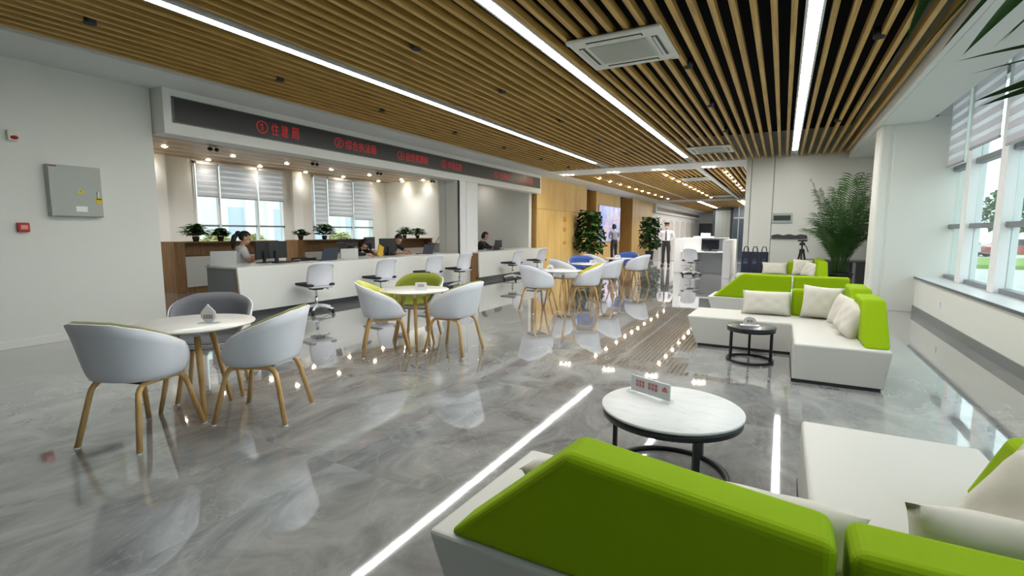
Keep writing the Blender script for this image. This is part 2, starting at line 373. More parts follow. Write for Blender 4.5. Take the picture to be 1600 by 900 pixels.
struct('wall_back_corridor', MB().box(-9.4, -9.2, 20, 33, 0, 3.3), mat('corridor_grey', (150,150,152), .6))
# glazed entrance far right
gp = struct('window_%d' % wi, MB().box(-4.3, -4.2, 40, 40.1, 0, 3.23).box(-2.95, -2.88, 40, 40.1, 0, 3.23).box(-1.7, -1.62, 40, 40.1, 0, 3.23).box(-4.3, -.9, 40, 40.1, 2.35, 2.45), mat('grey_entrance_frame', (150,154,158), .4)); wi += 1
for a, b in ((-4.2, -2.95), (-2.88, -1.7)):
    for z0, z1 in ((0, 2.35), (2.45, 3.23)): obj('pane', MB().box(a, b, 40.04, 40.06, z0, z1), mat('dark_blue_glass', (70,80,92), .1, spec=.8), gp)

# ================================================================== LIGHTS OF THE ROOM
TUBE = mat('lit_strip_diffuser', (255,252,246), emit=STRIP_POWER, emitc=(255,253,248))
ALUP = mat('strip_profile', (214,216,214), .4)
for x, w in zip(STRIPS, ('left', 'middle', 'right')):
    t = thing('linear_light', '%s strip light of the three long ones in the slatted ceiling' % w, 'ceiling light', (x, 0, 3.25), 0, 'long strip lights in the slatted ceiling')
    obj('housing', MB().box(-.075, -.052, 1.6, 14.58, 0, .1).box(.052, .075, 1.6, 14.58, 0, .1).box(-.075, .075, 1.6, 14.58, .06, .1), ALUP, t)
    for a in range(2, 14, 3): obj('diffuser', MB().box(-.052, .052, a-.4, a+2.58, .004, .03), TUBE, t)
for x, w in ((-4.745, 'left'), (-2.305, 'right')):
    t = thing('linear_light', '%s strip light of the two far away, beyond the second beam' % w, 'ceiling light', (x, 33.5, 3.25), 0, 'far strip lights')
    obj('housing', MB().box(-.075, .075, 0, 14, .03, .1), ALUP, t); obj('diffuser', MB().box(-.06, .06, 0, 14, 0, .03), TUBE, t)

def bulb(t, e, size=2.5):
    l = bpy.data.lights.new('bulb', 'SPOT'); l.energy = e; l.spot_size = size; l.spot_blend = 1; l.color = (1, .97, .94); l.shadow_soft_size = .05
    o = bpy.data.objects.new('bulb', l); COL.objects.link(o); o.parent = t; o.location = (0, 0, -.04)
LENSOFF = mat('off_lamp_lens_glow', (226,228,222), .15, emit=.3)  # these lamps are off; faint emission added to lighten their lenses
LENSLIT = mat('lit_lamp_lens', (255,246,226), .2, emit=SPOT_POWER, emitc=(255,238,208))
can_me = mesh_of(MB().lathe([(.052, 0), (.052, .10), (.0, .10)], 16).lathe([(.052, 0), (.04, .004)], 16), DARKPL, 'can')
lens_off = mesh_of(MB().lathe([(0, .012), (.038, .012)], 14), LENSOFF, 'lens')
def can(loc, label, group):
    t = thing('downlight', label, 'downlight', loc, 0, group); shared('can', can_me, t); shared('lens', lens_off, t)
for x, ys, w in ((-5.75, (2.35, 4.33, 6.16, 8.17, 10.11, 12.1, 14.0), 'left of the left strip light'), (-3.5, (2.35, 4.29, 6.12, 8.21, 10.3, 12.3), 'between the left and middle strip lights'), (-1.08, (2.3, 6.25, 8.27, 10.44), 'between the middle and right strip lights'), (.72, (6.2, 10.4), 'right of the right strip light')):
    for i, y in enumerate(ys): can((x, y, 3.235), '%s black downlight in the row %s' % (ORD[i], w), 'black downlights between the slats')
ring_me = mesh_of(MB().lathe([(.085, -.004), (.085, .004), (.062, .006), (.062, -.001), (.07, -.006)], 18), mat('white_lamp_ring', (235,235,230), .4), 'ring')
lens_lit = mesh_of(MB().lathe([(0, -.030), (.03, -.026), (.052, -.014), (.062, -.001)], 16), LENSLIT, 'lens')
def lit(loc, label, group, spot=0):
    t = thing('spotlight', label, 'spotlight', loc, 0, group); shared('ring', ring_me, t); shared('lens', lens_lit, t)
    if spot: bulb(t, spot, 2.3)
for x, ys, w in ((-5.85, (17.2, 18.45, 19.8, 21.1, 22.2, 23.3, 24.6, 26.0, 27.5, 29.2), 'left row'), (-3.55, (17.27, 18.4, 19.6, 21.0, 22.2, 23.4, 24.5, 25.75, 27.4, 29.2), 'middle row'), (-1.7, (17.2, 18.2, 19.1, 20.5, 22.0, 23.5, 25.0), 'right row')):
    for i, y in enumerate(ys): lit((x, y, 3.24), '%s lit round spotlight in the %s beyond the white beam' % (ORD[i], w), 'round spotlights beyond the beam', 215)
for i, x in enumerate((-6.4, -4.85, -3.44, -2.01)):
    t = thing('spotlight_cluster', '%s cluster of three lit spots from the left on the white beam' % ORD[i].replace('nearest', 'first'), 'spotlight', (x, 15.6, 3.235), 0, 'spot clusters on the white beam')
    for dx, dy in ((-.12, -.05), (.02, -.03), (.13, .05)): h = shared('lamp_ring', ring_me, t, (dx, dy, 0)); shared('lens', lens_lit, h, (0, 0, -.001))
    bulb(t, 110, 2.3)
for i, (x, y) in enumerate([(-12.45, 4.9), (-12.45, 6.3), (-12.45, 7.9), (-12.45, 9.47), (-12.4, 11.0), (-12.45, 12.67), (-12.45, 14.28)]):
    lit((x, y, 3.245), '%s lit spotlight from the left in the front row over the counter office' % ORD[i].replace('nearest', 'first'), 'office ceiling spotlights', 150)
for i, (x, y) in enumerate([(-13.7, 6.6), (-13.7, 8.0), (-13.7, 9.5), (-13.7, 11.1), (-13.7, 12.67), (-13.6, 14.3), (-12.9, 14.85), (-11.9, 14.85), (-9.4, 14.6)]):
    lit((x, y, 3.245), '%s lit spotlight from the left in the rear row over the counter office' % ORD[i].replace('nearest', 'first'), 'office ceiling spotlights', 28)
for i, y in enumerate((6.84, 9.63, 12.13, 14.9)):
    t = thing('ceiling_camera', '%s small dark ceiling camera from the left under the office boards' % ORD[i].replace('nearest', 'first'), 'camera', (-11.5, y, 3.25), 0, 'small ceiling cameras')
    obj('mount', MB().box(-.05, .05, -.06, .06, -.03, 0, .006), WHITEP, t); obj('body', MB().ell((0, -.07, -.07), (.045, .06, .045), 10, 7).ell((0, .08, -.07), (.045, .05, .045), 10, 7), DARKPL, t)

# ---- ceiling cassettes (air conditioners)
def cassette(loc, label, sx=.95, sy=.96):
    t = thing('air_conditioner_cassette', label, 'air conditioner', loc, 0, 'ceiling air conditioners')
    h = MB().box(-sx/2, sx/2, -sy/2, sy/2, -.035, 0, .02, 3)
    for q in (-1, 1): h.box(-sx*.48, sx*.48, q*sy*.46-.015, q*sy*.46+.015, -.036, -.03)
    obj('panel', h, mat('air_conditioner_white', (214,216,208), .4), t)
    g = MB().box(-.30, .30, -.27, .27, -.042, -.034, .004); 
    obj('grille', g, mat('grille_grey', (184,186,178), .5), t)
    s = MB()
    for i in range(18): s.box(-.285, .285, -.255+i*.029, -.243+i*.029, -.047, -.041)
    obj('grille_bars', s, mat('grille_bar', (200,202,194), .5), t)['kind'] = 'stuff'
    fm = mat('outlet_dark', (66,68,66), .6); lm = mat('flap_white', (220,222,216), .4)
    for q, (a, b) in enumerate((((-.28, .28), (.34, .40)), ((-.28, .28), (-.40, -.34)), ((.34, .40), (-.28, .28)), ((-.40, -.34), (-.28, .28)))):
        obj('outlet', MB().box(a[0], a[1], b[0], b[1], -.038, -.034), fm, t)
        f = (.34, .40); lo = (-.27, .27)
        if q < 2: y = b[0]+.012; obj('flap', MB().box(lo[0], lo[1], y, y+.026, -.046, -.040, .002), lm, t)
        else: x = a[0]+.012; obj('flap', MB().box(x, x+.026, lo[0], lo[1], -.046, -.040, .002), lm, t)
    obj('corner_cap', MB().box(.40, .47, .40, .47, -.039, -.034, .003).box(-.47, -.40, -.47, -.40, -.039, -.034, .003), lm, t)
    return t
cassette((-1.57, 5.32, 3.25), 'white square air conditioner cassette in the slats, the nearest and largest')
cassette((-1.58, 12.45, 3.25), 'white air conditioner cassette beside the far end of the middle strip light')
cassette((-2.85, 18.9, 3.24), 'white air conditioner cassette beyond the white beam, the nearer one there')
cassette((-2.85, 28.4, 3.24), 'white air conditioner cassette beyond the white beam, the farther one there')

# ================================================================== LED SIGN, WALL DEVICES
RED = mat('lit_red_diodes', (200,30,34), .5, emit=.22, emitc=(230,30,36))
def text_mesh(s, size, m, ext=0.0, space=1.0):
    c = bpy.data.curves.new('t', 'FONT'); c.body = s; c.size = size; c.extrude = ext; c.space_character = space; c.resolution_u = 2
    o = bpy.data.objects.new('t', c); COL.objects.link(o); bpy.context.view_layer.update()
    me = bpy.data.meshes.new_from_object(o.evaluated_get(bpy.context.evaluated_depsgraph_get())); bpy.data.objects.remove(o)
    me.materials.clear(); me.materials.append(m); return me
def text(name, s, size, m, parent, M, width=None, height=None):
    me = text_mesh(s, size, m)
    xs = [v.co.x for v in me.vertices]; ys = [v.co.y for v in me.vertices]
    x0, y0, wd, hg = min(xs), min(ys), max(xs)-min(xs), max(ys)-min(ys)
    kx = width/wd if width else 1; ky = height/hg if height else kx
    for v in me.vertices: v.co = ((v.co.x-x0)*kx, (v.co.y-y0)*ky, v.co.z)
    me.transform(M); o = bpy.data.objects.new(name, me); COL.objects.link(o); o.parent = parent; return o
def onX(x, y, z): return Matrix(((0, 0, 1, x), (1, 0, 0, y), (0, 1, 0, z), (0, 0, 0, 1)))     # reads left to right along +Y, faces +X
t = thing('led_sign', 'long black LED sign with red Chinese lettering on the white bulkhead', 'sign', (-7.30, 3.84, 2.8))
obj('screen', MB().box(0, .012, 0, 11.45, 0, .315), mat('black_led_panel', (34,38,40), .35), t)
obj('screen_frame', MB().box(0, .016, -.02, 11.47, -.015, 0).box(0, .016, -.02, 11.47, .315, .328).box(0, .016, -.02, 0, -.015, .328).box(0, .016, 11.45, 11.47, -.015, .328), mat('sign_frame_grey', (90,92,92), .4), t)
for s, a, b in (('①', 5.03, 5.23), ('住', 5.29, 5.42), ('建', 5.47, 5.60), ('局', 5.66, 5.81)): text('lettering', s, .2, RED, t, onX(.014, a-3.84, .065), b-a, .19)
for s, a, b in (('②', 6.56, 6.77), ('综合执法局', 6.83, 7.62), ('③', 8.25, 8.47), ('自然资源局', 8.53, 9.28), ('④', 9.79, 10.01), ('市场监管', 10.06, 10.66), ('⑤', 12.28, 12.50), ('交通局', 12.56, 13.12), ('⑥', 13.88, 14.08), ('水利局', 14.14, 14.74)):
    text('lettering', s, .2, RED, t, onX(.014, a-3.84, .065), b-a, .18)
t = thing('led_sign', 'dark LED band on the far bulkhead above the white partitions', 'sign', (-7.32, 33.2, 2.74))
obj('screen', MB().box(0, .012, 0, 18.5, 0, .24), mat('far_led_panel', (70,64,66), .4), t)
for i in range(5): text('lettering', '窗口', .2, mat('dim_red_diodes', (120,60,62), .5, emit=.2, emitc=(200,30,36)), t, onX(.014, 1.5+i*3.4, .05), .9, .14)

t = thing('electrical_panel', 'grey metal electrical cabinet on the left wall with warning triangle', 'electrical panel', (-7.58, 2.52, 1.50))
GREYM = mat('grey_painted_steel', (168,174,168), .4)
obj('cabinet_body', MB().box(0, .075, 0, .515, 0, .6, .004), GREYM, t); d = obj('door', MB().box(.076, .09, .006, .509, .006, .594, .004), GREYM, t)
obj('handle', MB().box(.09, .105, .455, .475, .24, .31, .004), mat('handle_grey', (210,212,210), .3), d)
obj('warning_triangle', MB().prism([(.255, .275), (.335, .275), (.295, .345)], .0905, .0925, 'x'), mat('warning_yellow', (214,196,40), .5), d)
obj('warning_bolt', MB().prism([(.29, .283), (.302, .306), (.294, .306), (.302, .328), (.286, .304), (.294, .304)], .0926, .0932, 'x'), DARKPL, d)
obj('label', MB().box(.0905, .092, .235, .35, .06, .125, .003), mat('white_label', (238,240,236), .5), d)
s = obj('tag', MB().box(.0905, .092, .44, .505, .165, .235, .004), mat('warning_yellow', (214,196,40), .5), d)
obj('tag_band', MB().box(.0905, .0926, .445, .50, .212, .226), DARKPL, d)
obj('red_label', MB().box(.0905, .092, .012, .085, .575, .59), mat('red_label', (140,40,44), .5), d)
t = thing('alarm_strobe', 'white wall alarm with red lens high on the left wall', 'alarm', (-7.58, 2.23, 2.32))
obj('housing', MB().box(0, .05, 0, .09, 0, .115, .008), mat('cream_plastic', (222,222,208), .4), t)
obj('lens', MB().ell((.055, .052, .035), (.02, .035, .022)), mat('red_lens', (150,30,36), .2), t)
t = thing('call_point', 'red fire alarm call point on the left wall below the cabinet', 'alarm', (-7.58, 2.23, 1.315))
obj('housing', MB().box(0, .05, 0, .105, 0, .105, .01, 3), mat('fire_red', (172,36,34), .35), t)
obj('press_plate', MB().box(.05, .055, .025, .085, .03, .078, .003), mat('press_plate_pink', (232,150,134), .4), t)

# ================================================================== BISTRO CHAIRS AND TABLES
def rim(a):
    pts = [(0,.79),(28,.786),(52,.75),(78,.69),(98,.64),(112,.60),(123,.545),(134,.475),(146,.446),(180,.44)]
    a = abs(a)
    for (p, q), (u, v) in zip(pts, pts[1:]):
        if a <= u: return q + (v-q)*(a-p)/(u-p)
def shell_grid(ks, dz, vtop=1.0, nu=56, nv=12):
    V = []
    for j in range(nv+1):
        v = j/nv*vtop
        for i in range(nu):
            a = -180 + 360*i/nu; r = math.radians(a); c, s = math.cos(r), math.sin(r)
            back = max(0, c)
            rx = .285; ry = .265 if c > 0 else .235
            e = 2.5; R = (abs(s/rx)**e + abs(c/ry)**e)**(-1/e)
            zb = .405; h = rim(a) - zb
            if v < .45: q = v/.45*.80; tz = .02*(v/.45)**2
            else:
                w = (v-.45)/.55; q = .80 + .20*math.sin(w*PI/2)**.75 + .17*back*w**3 + .05*abs(s)*w**3*(c > -.3); tz = .02 + .98*(1-math.cos(w*PI/2))**.85
            q *= ks if v > 0 else 0
            V.append((R*s*q, -R*c*q, zb + dz*(1-v*.6) + (h-.0)*tz))
    return V
def grid_faces(nu, nv, off=0, flip=False):
    F = []
    for j in range(nv):
        for i in range(nu):
            a, b, c, d = off+j*nu+i, off+j*nu+(i+1)%nu, off+(j+1)*nu+(i+1)%nu, off+(j+1)*nu+i
            if j == 0: f = (a, c, d) if False else None
            F.append((d, c, b, a) if flip else (a, b, c, d))
    return F
def tub(ko, ki, dzo, dzi, vt=1.0):
    nu, nv = 56, 12; A = shell_grid(ko, dzo, vt); B = shell_grid(ki, dzi, vt); n = len(A)
    F = [f for f in grid_faces(nu, nv)[nu:]] + [f for f in grid_faces(nu, nv, n, True)[nu:]]
    # caps at the middle of the seat
    V = A + B; V.append((0, 0, A[0][2])); V.append((0, 0, B[0][2])); ca, cb = len(V)-2, len(V)-1
    for i in range(nu):
        F.append((ca, nu+(i+1)%nu, nu+i)[::-1]); F.append((cb, n+nu+(i+1)%nu, n+nu+i))
        a, b = nv*nu+i, nv*nu+(i+1)%nu; F.append((a, b, n+b, n+a))
    m = MB(); t = bmesh.new(); vs = [t.verts.new(p) for p in V]
    for f in F:
        try: t.faces.new([vs[i] for i in f]).smooth = True
        except ValueError: pass
    loose = [v for v in t.verts if not v.link_faces]; bmesh.ops.delete(t, geom=loose, context='VERTS')
    bmesh.ops.recalc_face_normals(t, faces=t.faces); return m._add(t)
def bez(pts, n=5, r=.06):
    out = [Vector(pts[0])]
    for a, b, c in zip(pts, pts[1:], pts[2:]):
        a, b, c = Vector(a), Vector(b), Vector(c); p = b + (a-b).normalized()*min(r, (a-b).length*.45); q = b + (c-b).normalized()*min(r, (c-b).length*.45)
        for i in range(n+1): s = i/n; out.append((1-s)**2*p + 2*s*(1-s)*b + s*s*q)
    out.append(Vector(pts[-1])); return out
UPH = {'grey': fabric('charcoal_grey_cloth', (104,106,112)), 'green': fabric('olive_green_cloth', (120,130,20)), 'yellow': fabric('pale_yellow_cloth', (198,198,96)), 'olive': fabric('mustard_yellow_cloth', (186,178,36)), 'blue': fabric('blue_cloth', (58,88,158)), 'moss': fabric('moss_cloth', (120,122,52))}
def make_chair(up):
    t = thing('tub_chair', '', 'chair')
    obj('shell', tub(1.0, .965, 0, .012), WHITEP, t)
    obj('upholstery', tub(.972, .90, .008, .04, .999), UPH[up], t)
    for s in (-1, 1):
        P = [(s*.225, -.245, 0), (s*.165, -.165, .395), (s*.165, .165, .395), (s*.225, .25, 0)]
        f = obj('leg_frame', MB().tube(bez(P, 6, .075), .0165, 10), LEGWOOD, t)
        obj('foot_cap', MB().cyl((s*.225, -.245, 0), .018, .008, 10).cyl((s*.225, .25, 0), .018, .008, 10), WHITEP, f)
    obj('cross_bar', MB().box(-.16, .16, -.12, -.09, .385, .405, .003).box(-.16, .16, .09, .12, .385, .405, .003).box(-.09, .09, -.13, .13, .398, .412, .003), BLACKM, t)
    return t
used = {}
def place_chair(up, x, y, dx, dy, label):
    c = used.get(up)
    if c is None: c = make_chair(up); used[up] = c; c.location = (x, y, 0); c.rotation_euler = (0, 0, facing(dx, dy))
    else: c = dup(c, (x, y, 0), facing(dx, dy))
    c['label'] = label; c['group'] = 'white tub chairs round the bistro tables'
TABTOP = mat('white_laminate', (228,226,222), .28, coat=.2)
def bistro(x, y, a0, label):
    t = thing('bistro_table', label, 'table', (x, y, 0), 0, 'round white bistro tables')
    obj('tabletop', MB().lathe([(0, .648), (.36, .648), (.395, .658), (.40, .664), (.398, .67), (0, .67)], 48), TABTOP, t)
    obj('hub', MB().cyl((0, 0, .625), .16, .023, 24), WHITEP, t)
    for k in range(3):
        a = math.radians(a0 + 120*k); d = Vector((math.cos(a), math.sin(a), 0))
        l = obj('leg', MB().tube([d*.265, d*.20 + Vector((0,0,.30)), d*.135 + Vector((0,0,.585))], [.014, .019, .022], 10), LEGWOOD, t)
        obj('leg_socket', MB().tube([d*.134 + Vector((0,0,.58)), d*.125 + Vector((0,0,.63))], .021, 10), WHITEP, l)
T = [(-3.72, 1.99, -22, 'round white bistro table nearest the left wall, with a drop-shaped card holder'), (-3.70, 4.42, -47, 'round white bistro table among yellow and green chairs'), (-3.40, 7.95, -40, 'round white bistro table beside the chair with mustard cushion'), (-3.55, 9.95, -60, 'round white bistro table second from the far end of the row'), (-3.62, 12.4, -50, 'round white bistro table at the far end of the row')]
for a in T: bistro(*a)
place_chair('moss', -3.60, 1.57, -.32, .95, 'white tub chair closest to the camera, back turned, at the leftmost table')
place_chair('moss', -3.25, 2.2, -.88, -.47, 'white tub chair on the right of the leftmost table')
place_chair('grey', -4.08, 2.32, .79, -.61, 'tub chair with dark grey cushion behind the leftmost table')
place_chair('yellow', -3.80, 4.04, .70, .71, 'white tub chair with pale yellow rim at the second table, left')
place_chair('green', -3.95, 4.78, .35, -.94, 'tub chair with olive green cushion behind the second table')
place_chair('green', -3.15, 4.43, -1, -.05, 'white tub chair on the right of the second table')
place_chair('blue', -3.57, 7.46, .50, .86, 'white tub chair with blue cushion on the left of the third table')
place_chair('olive', -3.0, 8.2, -.95, -.35, 'white tub chair with mustard yellow cushion at the third table')
place_chair('grey', -3.85, 9.3, .6, .8, 'white tub chair whose left rim shows behind the mustard one')
place_chair('blue', -3.85, 10.3, .5, -.87, 'tub chair with blue cushion behind the fourth table')
place_chair('blue', -3.1, 9.72, -.98, .1, 'white tub chair right of the fourth table')
place_chair('grey', -4.02, 11.8, .6, .8, 'white tub chair on the left of the farthest bistro table')
place_chair('blue', -3.62, 12.95, 0, -1, 'tub chair with blue cushion behind the farthest bistro table')
place_chair('blue', -3.12, 12.1, -.95, .25, 'white tub chair on the right of the farthest bistro table')
# card holders on the tables
INK = mat('printed_red_ink', (196,90,84), .6); INKD = mat('printed_dark_ink', (120,84,80), .6); CARD = mat('white_card', (236,236,238), .4)
def marks(m, x0, x1, z0, z1, n, y=-.006):
    w = (x1-x0)/n
    for i in range(n):
        a = x0 + i*w + w*.1; b = a + w*.8; h = z1-z0
        m.box(a, b, y, y+.001, z1-.18*h, z1).box(a, b, y, y+.001, z0+.40*h, z0+.56*h).box(a+w*.3, a+w*.46, y, y+.001, z0, z1).box(a, b, y, y+.001, z0, z0+.14*h)
    return m
def holder(loc, rz, label, shape):
    t = thing('card_holder', label, 'sign', loc, rz, 'small table card holders')
    if shape == 'drop': pts = [(-.015, .0), (.02, .0), (.055, .05), (.05, .085), (.012, .125), (0, .14), (-.012, .125), (-.05, .08), (-.055, .045)]
    elif shape == 'arch': pts = [(-.055, 0), (.055, 0)] + [(.06*math.cos(a*PI/10), .05+.055*math.sin(a*PI/10)) for a in range(11)]
    else: pts = [(-.06, 0), (.06, 0), (.075, .03), (.06, .085), (-.06, .085), (-.075, .03)]
    obj('card', MB().prism(pts, -.004, .004, 'y', .001, 1), CARD, t)
    obj('foot', MB().box(-.07, .07, -.03, .03, -.0, .006, .002), ACRYL if shape == 'drop' else CARD, t)
    obj('print', marks(marks(MB(), -.035, .035, .05, .062, 4), -.035, .035, .034, .046, 4), INKD, t)
holder((-3.60, 2.03, .67), .55, 'small clear drop-shaped card holder on the leftmost bistro table', 'drop')
holder((-3.60, 4.42, .67), .7, 'small white six-sided card holder on the second bistro table', 'hex')
holder((-3.47, 7.72, .67), .5, 'round-topped white card holder on the third bistro table', 'arch')
holder((-3.45, 9.85, .67), .4, 'small white card holder on the fourth bistro table', 'hex')
holder((-3.66, 12.3, .67), .4, 'small white card holder on the farthest bistro table', 'hex')

# ================================================================== SOFAS, COFFEE TABLES, PILLOWS
def sofa_base(poly, taper, t):
    """poly: top outline; taper(p) gives the outline at the floor"""
    obj('seat_base', MB().hexa([(*taper(p), .016) for p in poly], [(*p, .35) for p in poly], .018, 3), LEATHER, t, smooth=False)
    cx = sum(p[0] for p in poly)/len(poly)
    obj('plinth', MB().hexa([(*ins(taper(p)), 0) for p in poly], [(*ins(taper(p)), .03) for p in poly]), mat('black_plinth', (26,28,30), .6), t)
def ins(p):
    return (p[0]*.97+.0, p[1])
def sofa_away(y, label, zl=.70, zr=.70, za=.69):      # backrest towards the camera, long seat on the right
    t = thing('corner_sofa', label, 'sofa', (0, y, 0), 0, 'white and lime corner sofas')
    P = [(-.98, 0), (.85, 0), (.85, 1.72), (.14, 1.72), (.14, .72), (-.95, .72)]
    def tp(p): return (p[0] + (.10 if p[0] < -.5 else -.03 if p[0] > .5 else 0), p[1] + (.03 if p[1] < .1 else -.01))
    sofa_base(P, tp, t)
    obj('backrest', MB().prism([(-.915, .345), (.148, .345), (.148, zr), (-.50, zl)], .012, .185, 'y', .03, 4), GREENF, t)
    obj('backrest', MB().prism([(.172, .345), (.85, .345), (.85, zr), (.172, zr)], .012, .185, 'y', .03, 4), GREENF, t)
    obj('armrest', MB().prism([(.20, .345), (1.20, .345), (.88, za), (.20, za)], .66, .845, 'x', .03, 4), GREENF, t)
def sofa_facing(y, label):    # backrest away from the camera, long seat on the right
    t = thing('corner_sofa', label, 'sofa', (0, y, 0), 0, 'white and lime corner sofas')
    P = [(-.95, 1.1), (.14, 1.1), (.14, 0), (.855, 0), (.855, 1.86), (-.93, 1.86)]
    def tp(p): return (p[0] + (.11 if p[0] < -.5 else -.04 if p[0] > .5 else 0), p[1] + (0 if p[1] > 1.5 else .005))
    sofa_base(P, tp, t)
    obj('backrest', MB().prism([(-.36, .345), (.128, .345), (.128, .615), (-.30, .615)], 1.68, 1.85, 'y', .03, 4), GREENF, t)
    obj('backrest', MB().prism([(.134, .345), (.64, .345), (.64, .665), (.134, .665)], 1.68, 1.85, 'y', .03, 4), GREENF, t)
    obj('corner_rest', MB().prism([(.98, .345), (1.84, .345), (1.84, .75), (1.28, .75)], .66, .85, 'x', .03, 4), GREENF, t)
    obj('armrest', MB().prism([(.06, .345), (.955, .345), (.955, .73), (.46, .73)], .66, .85, 'x', .03, 4), GREENF, t)
sofa_away(1.21, 'nearest corner sofa, lime back turned to the camera at the bottom edge', .715, .642)
sofa_facing(4.99, 'white corner sofa with lime backs behind the small black table')
sofa_away(8.13, 'corner sofa standing back to back behind the one by the black table', .72, .71, .62)
sofa_facing(11.55, 'farthest corner sofa with lime backs, before the tripod')
def pillow_mb(w, h, t, seed=0):
    rnd = random.Random(seed); n, k = 16, 12; V, F = [], []
    for s in (1, -1):
        for j in range(k+1):
            for i in range(n+1):
                u, v = 2*i/n-1, 2*j/k-1
                e = (1-u**4)*(1-v**4); pin = 1 - .07*(1-abs(u)**2)*abs(v)**6 - .0
                z = s*t/2*max(0, e)**.55
                z += s*.006*math.sin(u*9+seed)*math.sin(v*7+seed*2)*e
                V.append((u*w/2*(1-.07*(1-v*v)*abs(u)**5), z, (v*(1-.08*(1-u*u)*abs(v)**5)+1)*h/2))
    N = (n+1)*(k+1)
    for s in (0, 1):
        for j in range(k):
            for i in range(n):
                a = s*N + j*(n+1)+i; f = (a, a+1, a+n+2, a+n+1); F.append(f if s else f[::-1])
    m = MB(); m.faces(V, F, True); bmesh.ops.remove_doubles(m.bm, verts=m.bm.verts, dist=1e-4); return m
def pillow(w, h, t, loc, rot, label, seed):
    o = obj('pillow', pillow_mb(w, h, t, seed), CUSHION); o.location = loc; o.rotation_euler = rot; tag(o, label, 'pillow', 'cream sofa pillows')
for k, (dy, nm) in enumerate(((0, 'sofa by the small black table'), (6.56, 'farthest sofa'))):
    pillow(.53, .29, .13, (-.13, 6.57+dy, .352), (-.25, 0, .02), 'long cream pillow leaning on the %s' % nm, 1+k)
    pillow(.40, .38, .15, (.42, 6.55+dy, .352), (-.22, .06, -.05), 'square cream pillow beside the long one on the %s' % nm, 3+k)
    if k == 0: pillow(.36, .34, .14, (.56, 6.02, .352), (-.25, .15, -1.0), 'middle one of three square cream pillows on the sofa by the small black table', 5)
    pillow(.36, .34, .15, (.53 if k else .55, (5.62 if not k else 12.75), .352), (-.32, .2, -1.25 if not k else -.6), 'square cream pillow nearest the armrest on the %s' % nm, 7+k)
pillow(.56, .29, .15, (.61, 1.66, .345), (.25, -.02, 0), 'long cream pillow leaning inside the nearest sofa, right of the gap', 9)
pillow(.53, .21, .13, (-.01, 1.64, .350), (.28, .0, 0), 'cream pillow whose corner shows at the gap of the nearest sofa', 10)
pillow(.46, .25, .13, (-.60, 1.78, .36), (1.15, 0, .1), 'cream pillow peeping out left behind the slanted backrest of the nearest sofa', 11)
pillow(.37, .35, .13, (.575, 1.83, .350), (-.25, .40, -1.2), 'large square cream pillow against the armrest of the nearest sofa', 12)

STONE = mat('white_stone_top', (214,217,218), .42, spec=.3)
n_, l_, b_ = nodes(STONE); g_ = n_.new('ShaderNodeTexCoord'); w_ = n_.new('ShaderNodeTexNoise'); w_.inputs['Scale'].default_value = 3; w_.inputs['Distortion'].default_value = 2; m_ = n_.new('ShaderNodeMapping'); m_.inputs['Scale'].default_value = (.4, 3, 1); m_.inputs['Rotation'].default_value = (0, 0, .4)
l_.new(g_.outputs['Object'], m_.inputs[0]); l_.new(m_.outputs[0], w_.inputs['Vector']); r_ = ramp(n_, [(.46, (214,217,218)), (.5, (202,205,206)), (.52, (215,218,219))]); l_.new(w_.outputs['Fac'], r_.inputs[0]); l_.new(r_.outputs[0], b_.inputs['Base Color'])
BTOP = mat('dark_grey_stone_top', (62,66,68), .35, coat=.2)
def arc(r, z, a0, a1, n=28): return [(r*math.cos(math.radians(a0+(a1-a0)*i/n)), r*math.sin(math.radians(a0+(a1-a0)*i/n)), z) for i in range(n+1)]
def coffee(x, y, R, h, top, a0, label, rr, sq):
    t = thing('coffee_table', label, 'table', (x, y, 0)); 
    obj('tabletop', MB().lathe([(0, h-.016), (R-.006, h-.016), (R, h-.012), (R, h-.003), (R-.004, h), (0, h)], 64), top, t)
    obj('top_ring', MB().lathe([(R-.03, h-.052), (R-.006, h-.052), (R-.006, h-.016), (R-.03, h-.016), (R-.03, h-.052)], 64), BLACKM, t)
    for k in range(3):
        a = math.radians(a0+120*k); M = Matrix.Translation((rr*math.cos(a), rr*math.sin(a), 0)) @ Matrix.Rotation(a, 4, 'Z')
        obj('leg', MB().box(-.012, .012, -sq, sq, 0, h-.04, .002, 1, M=M), BLACKM, t)
    b = [Vector(p) for p in arc(rr, .013, 0, 360, 56)]
    obj('floor_ring', MB().lathe([(rr-.012, .0), (rr+.012, .0), (rr+.012, .024), (rr-.012, .024), (rr-.012, 0)], 56), BLACKM, t)
coffee(-.485, 2.71, .372, .385, STONE, 65, 'low round table with white stone top and black frame, nearest', .30, .016)
coffee(-.235, 5.62, .235, .37, BTOP, 95, 'small round all-black table in front of the white corner sofa', .215, .012)
t = thing('card_holder', 'clear acrylic card stand with red lettering on the white stone table', 'sign', (-.62, 2.80, .385), -.42, 'small table card holders')
obj('card', MB().box(-.135, .135, -.004, .004, .012, .105, .002), mat('translucent_card', (222,226,228), .3), t)
obj('foot', MB().box(-.15, -.10, -.03, .03, 0, .014, .003), ACRYL, t); obj('foot', MB().box(.09, .14, -.03, .03, 0, .014, .003), ACRYL, t)
obj('print', marks(marks(marks(marks(MB(), -.10, -.035, .068, .084, 3), -.10, -.035, .046, .062, 3), -.015, .055, .068, .084, 3), -.015, .055, .046, .062, 3), INK, t)
obj('emblem', MB().box(.082, .118, -.0055, -.0045, .058, .066).prism([(.08, .068), (.1, .086), (.12, .07)], -.0055, -.0045, 'y'), INK, t)
t = thing('card_holder', 'round white card stand on the small black table', 'sign', (-.25, 5.60, .37), .1, 'small table card holders')
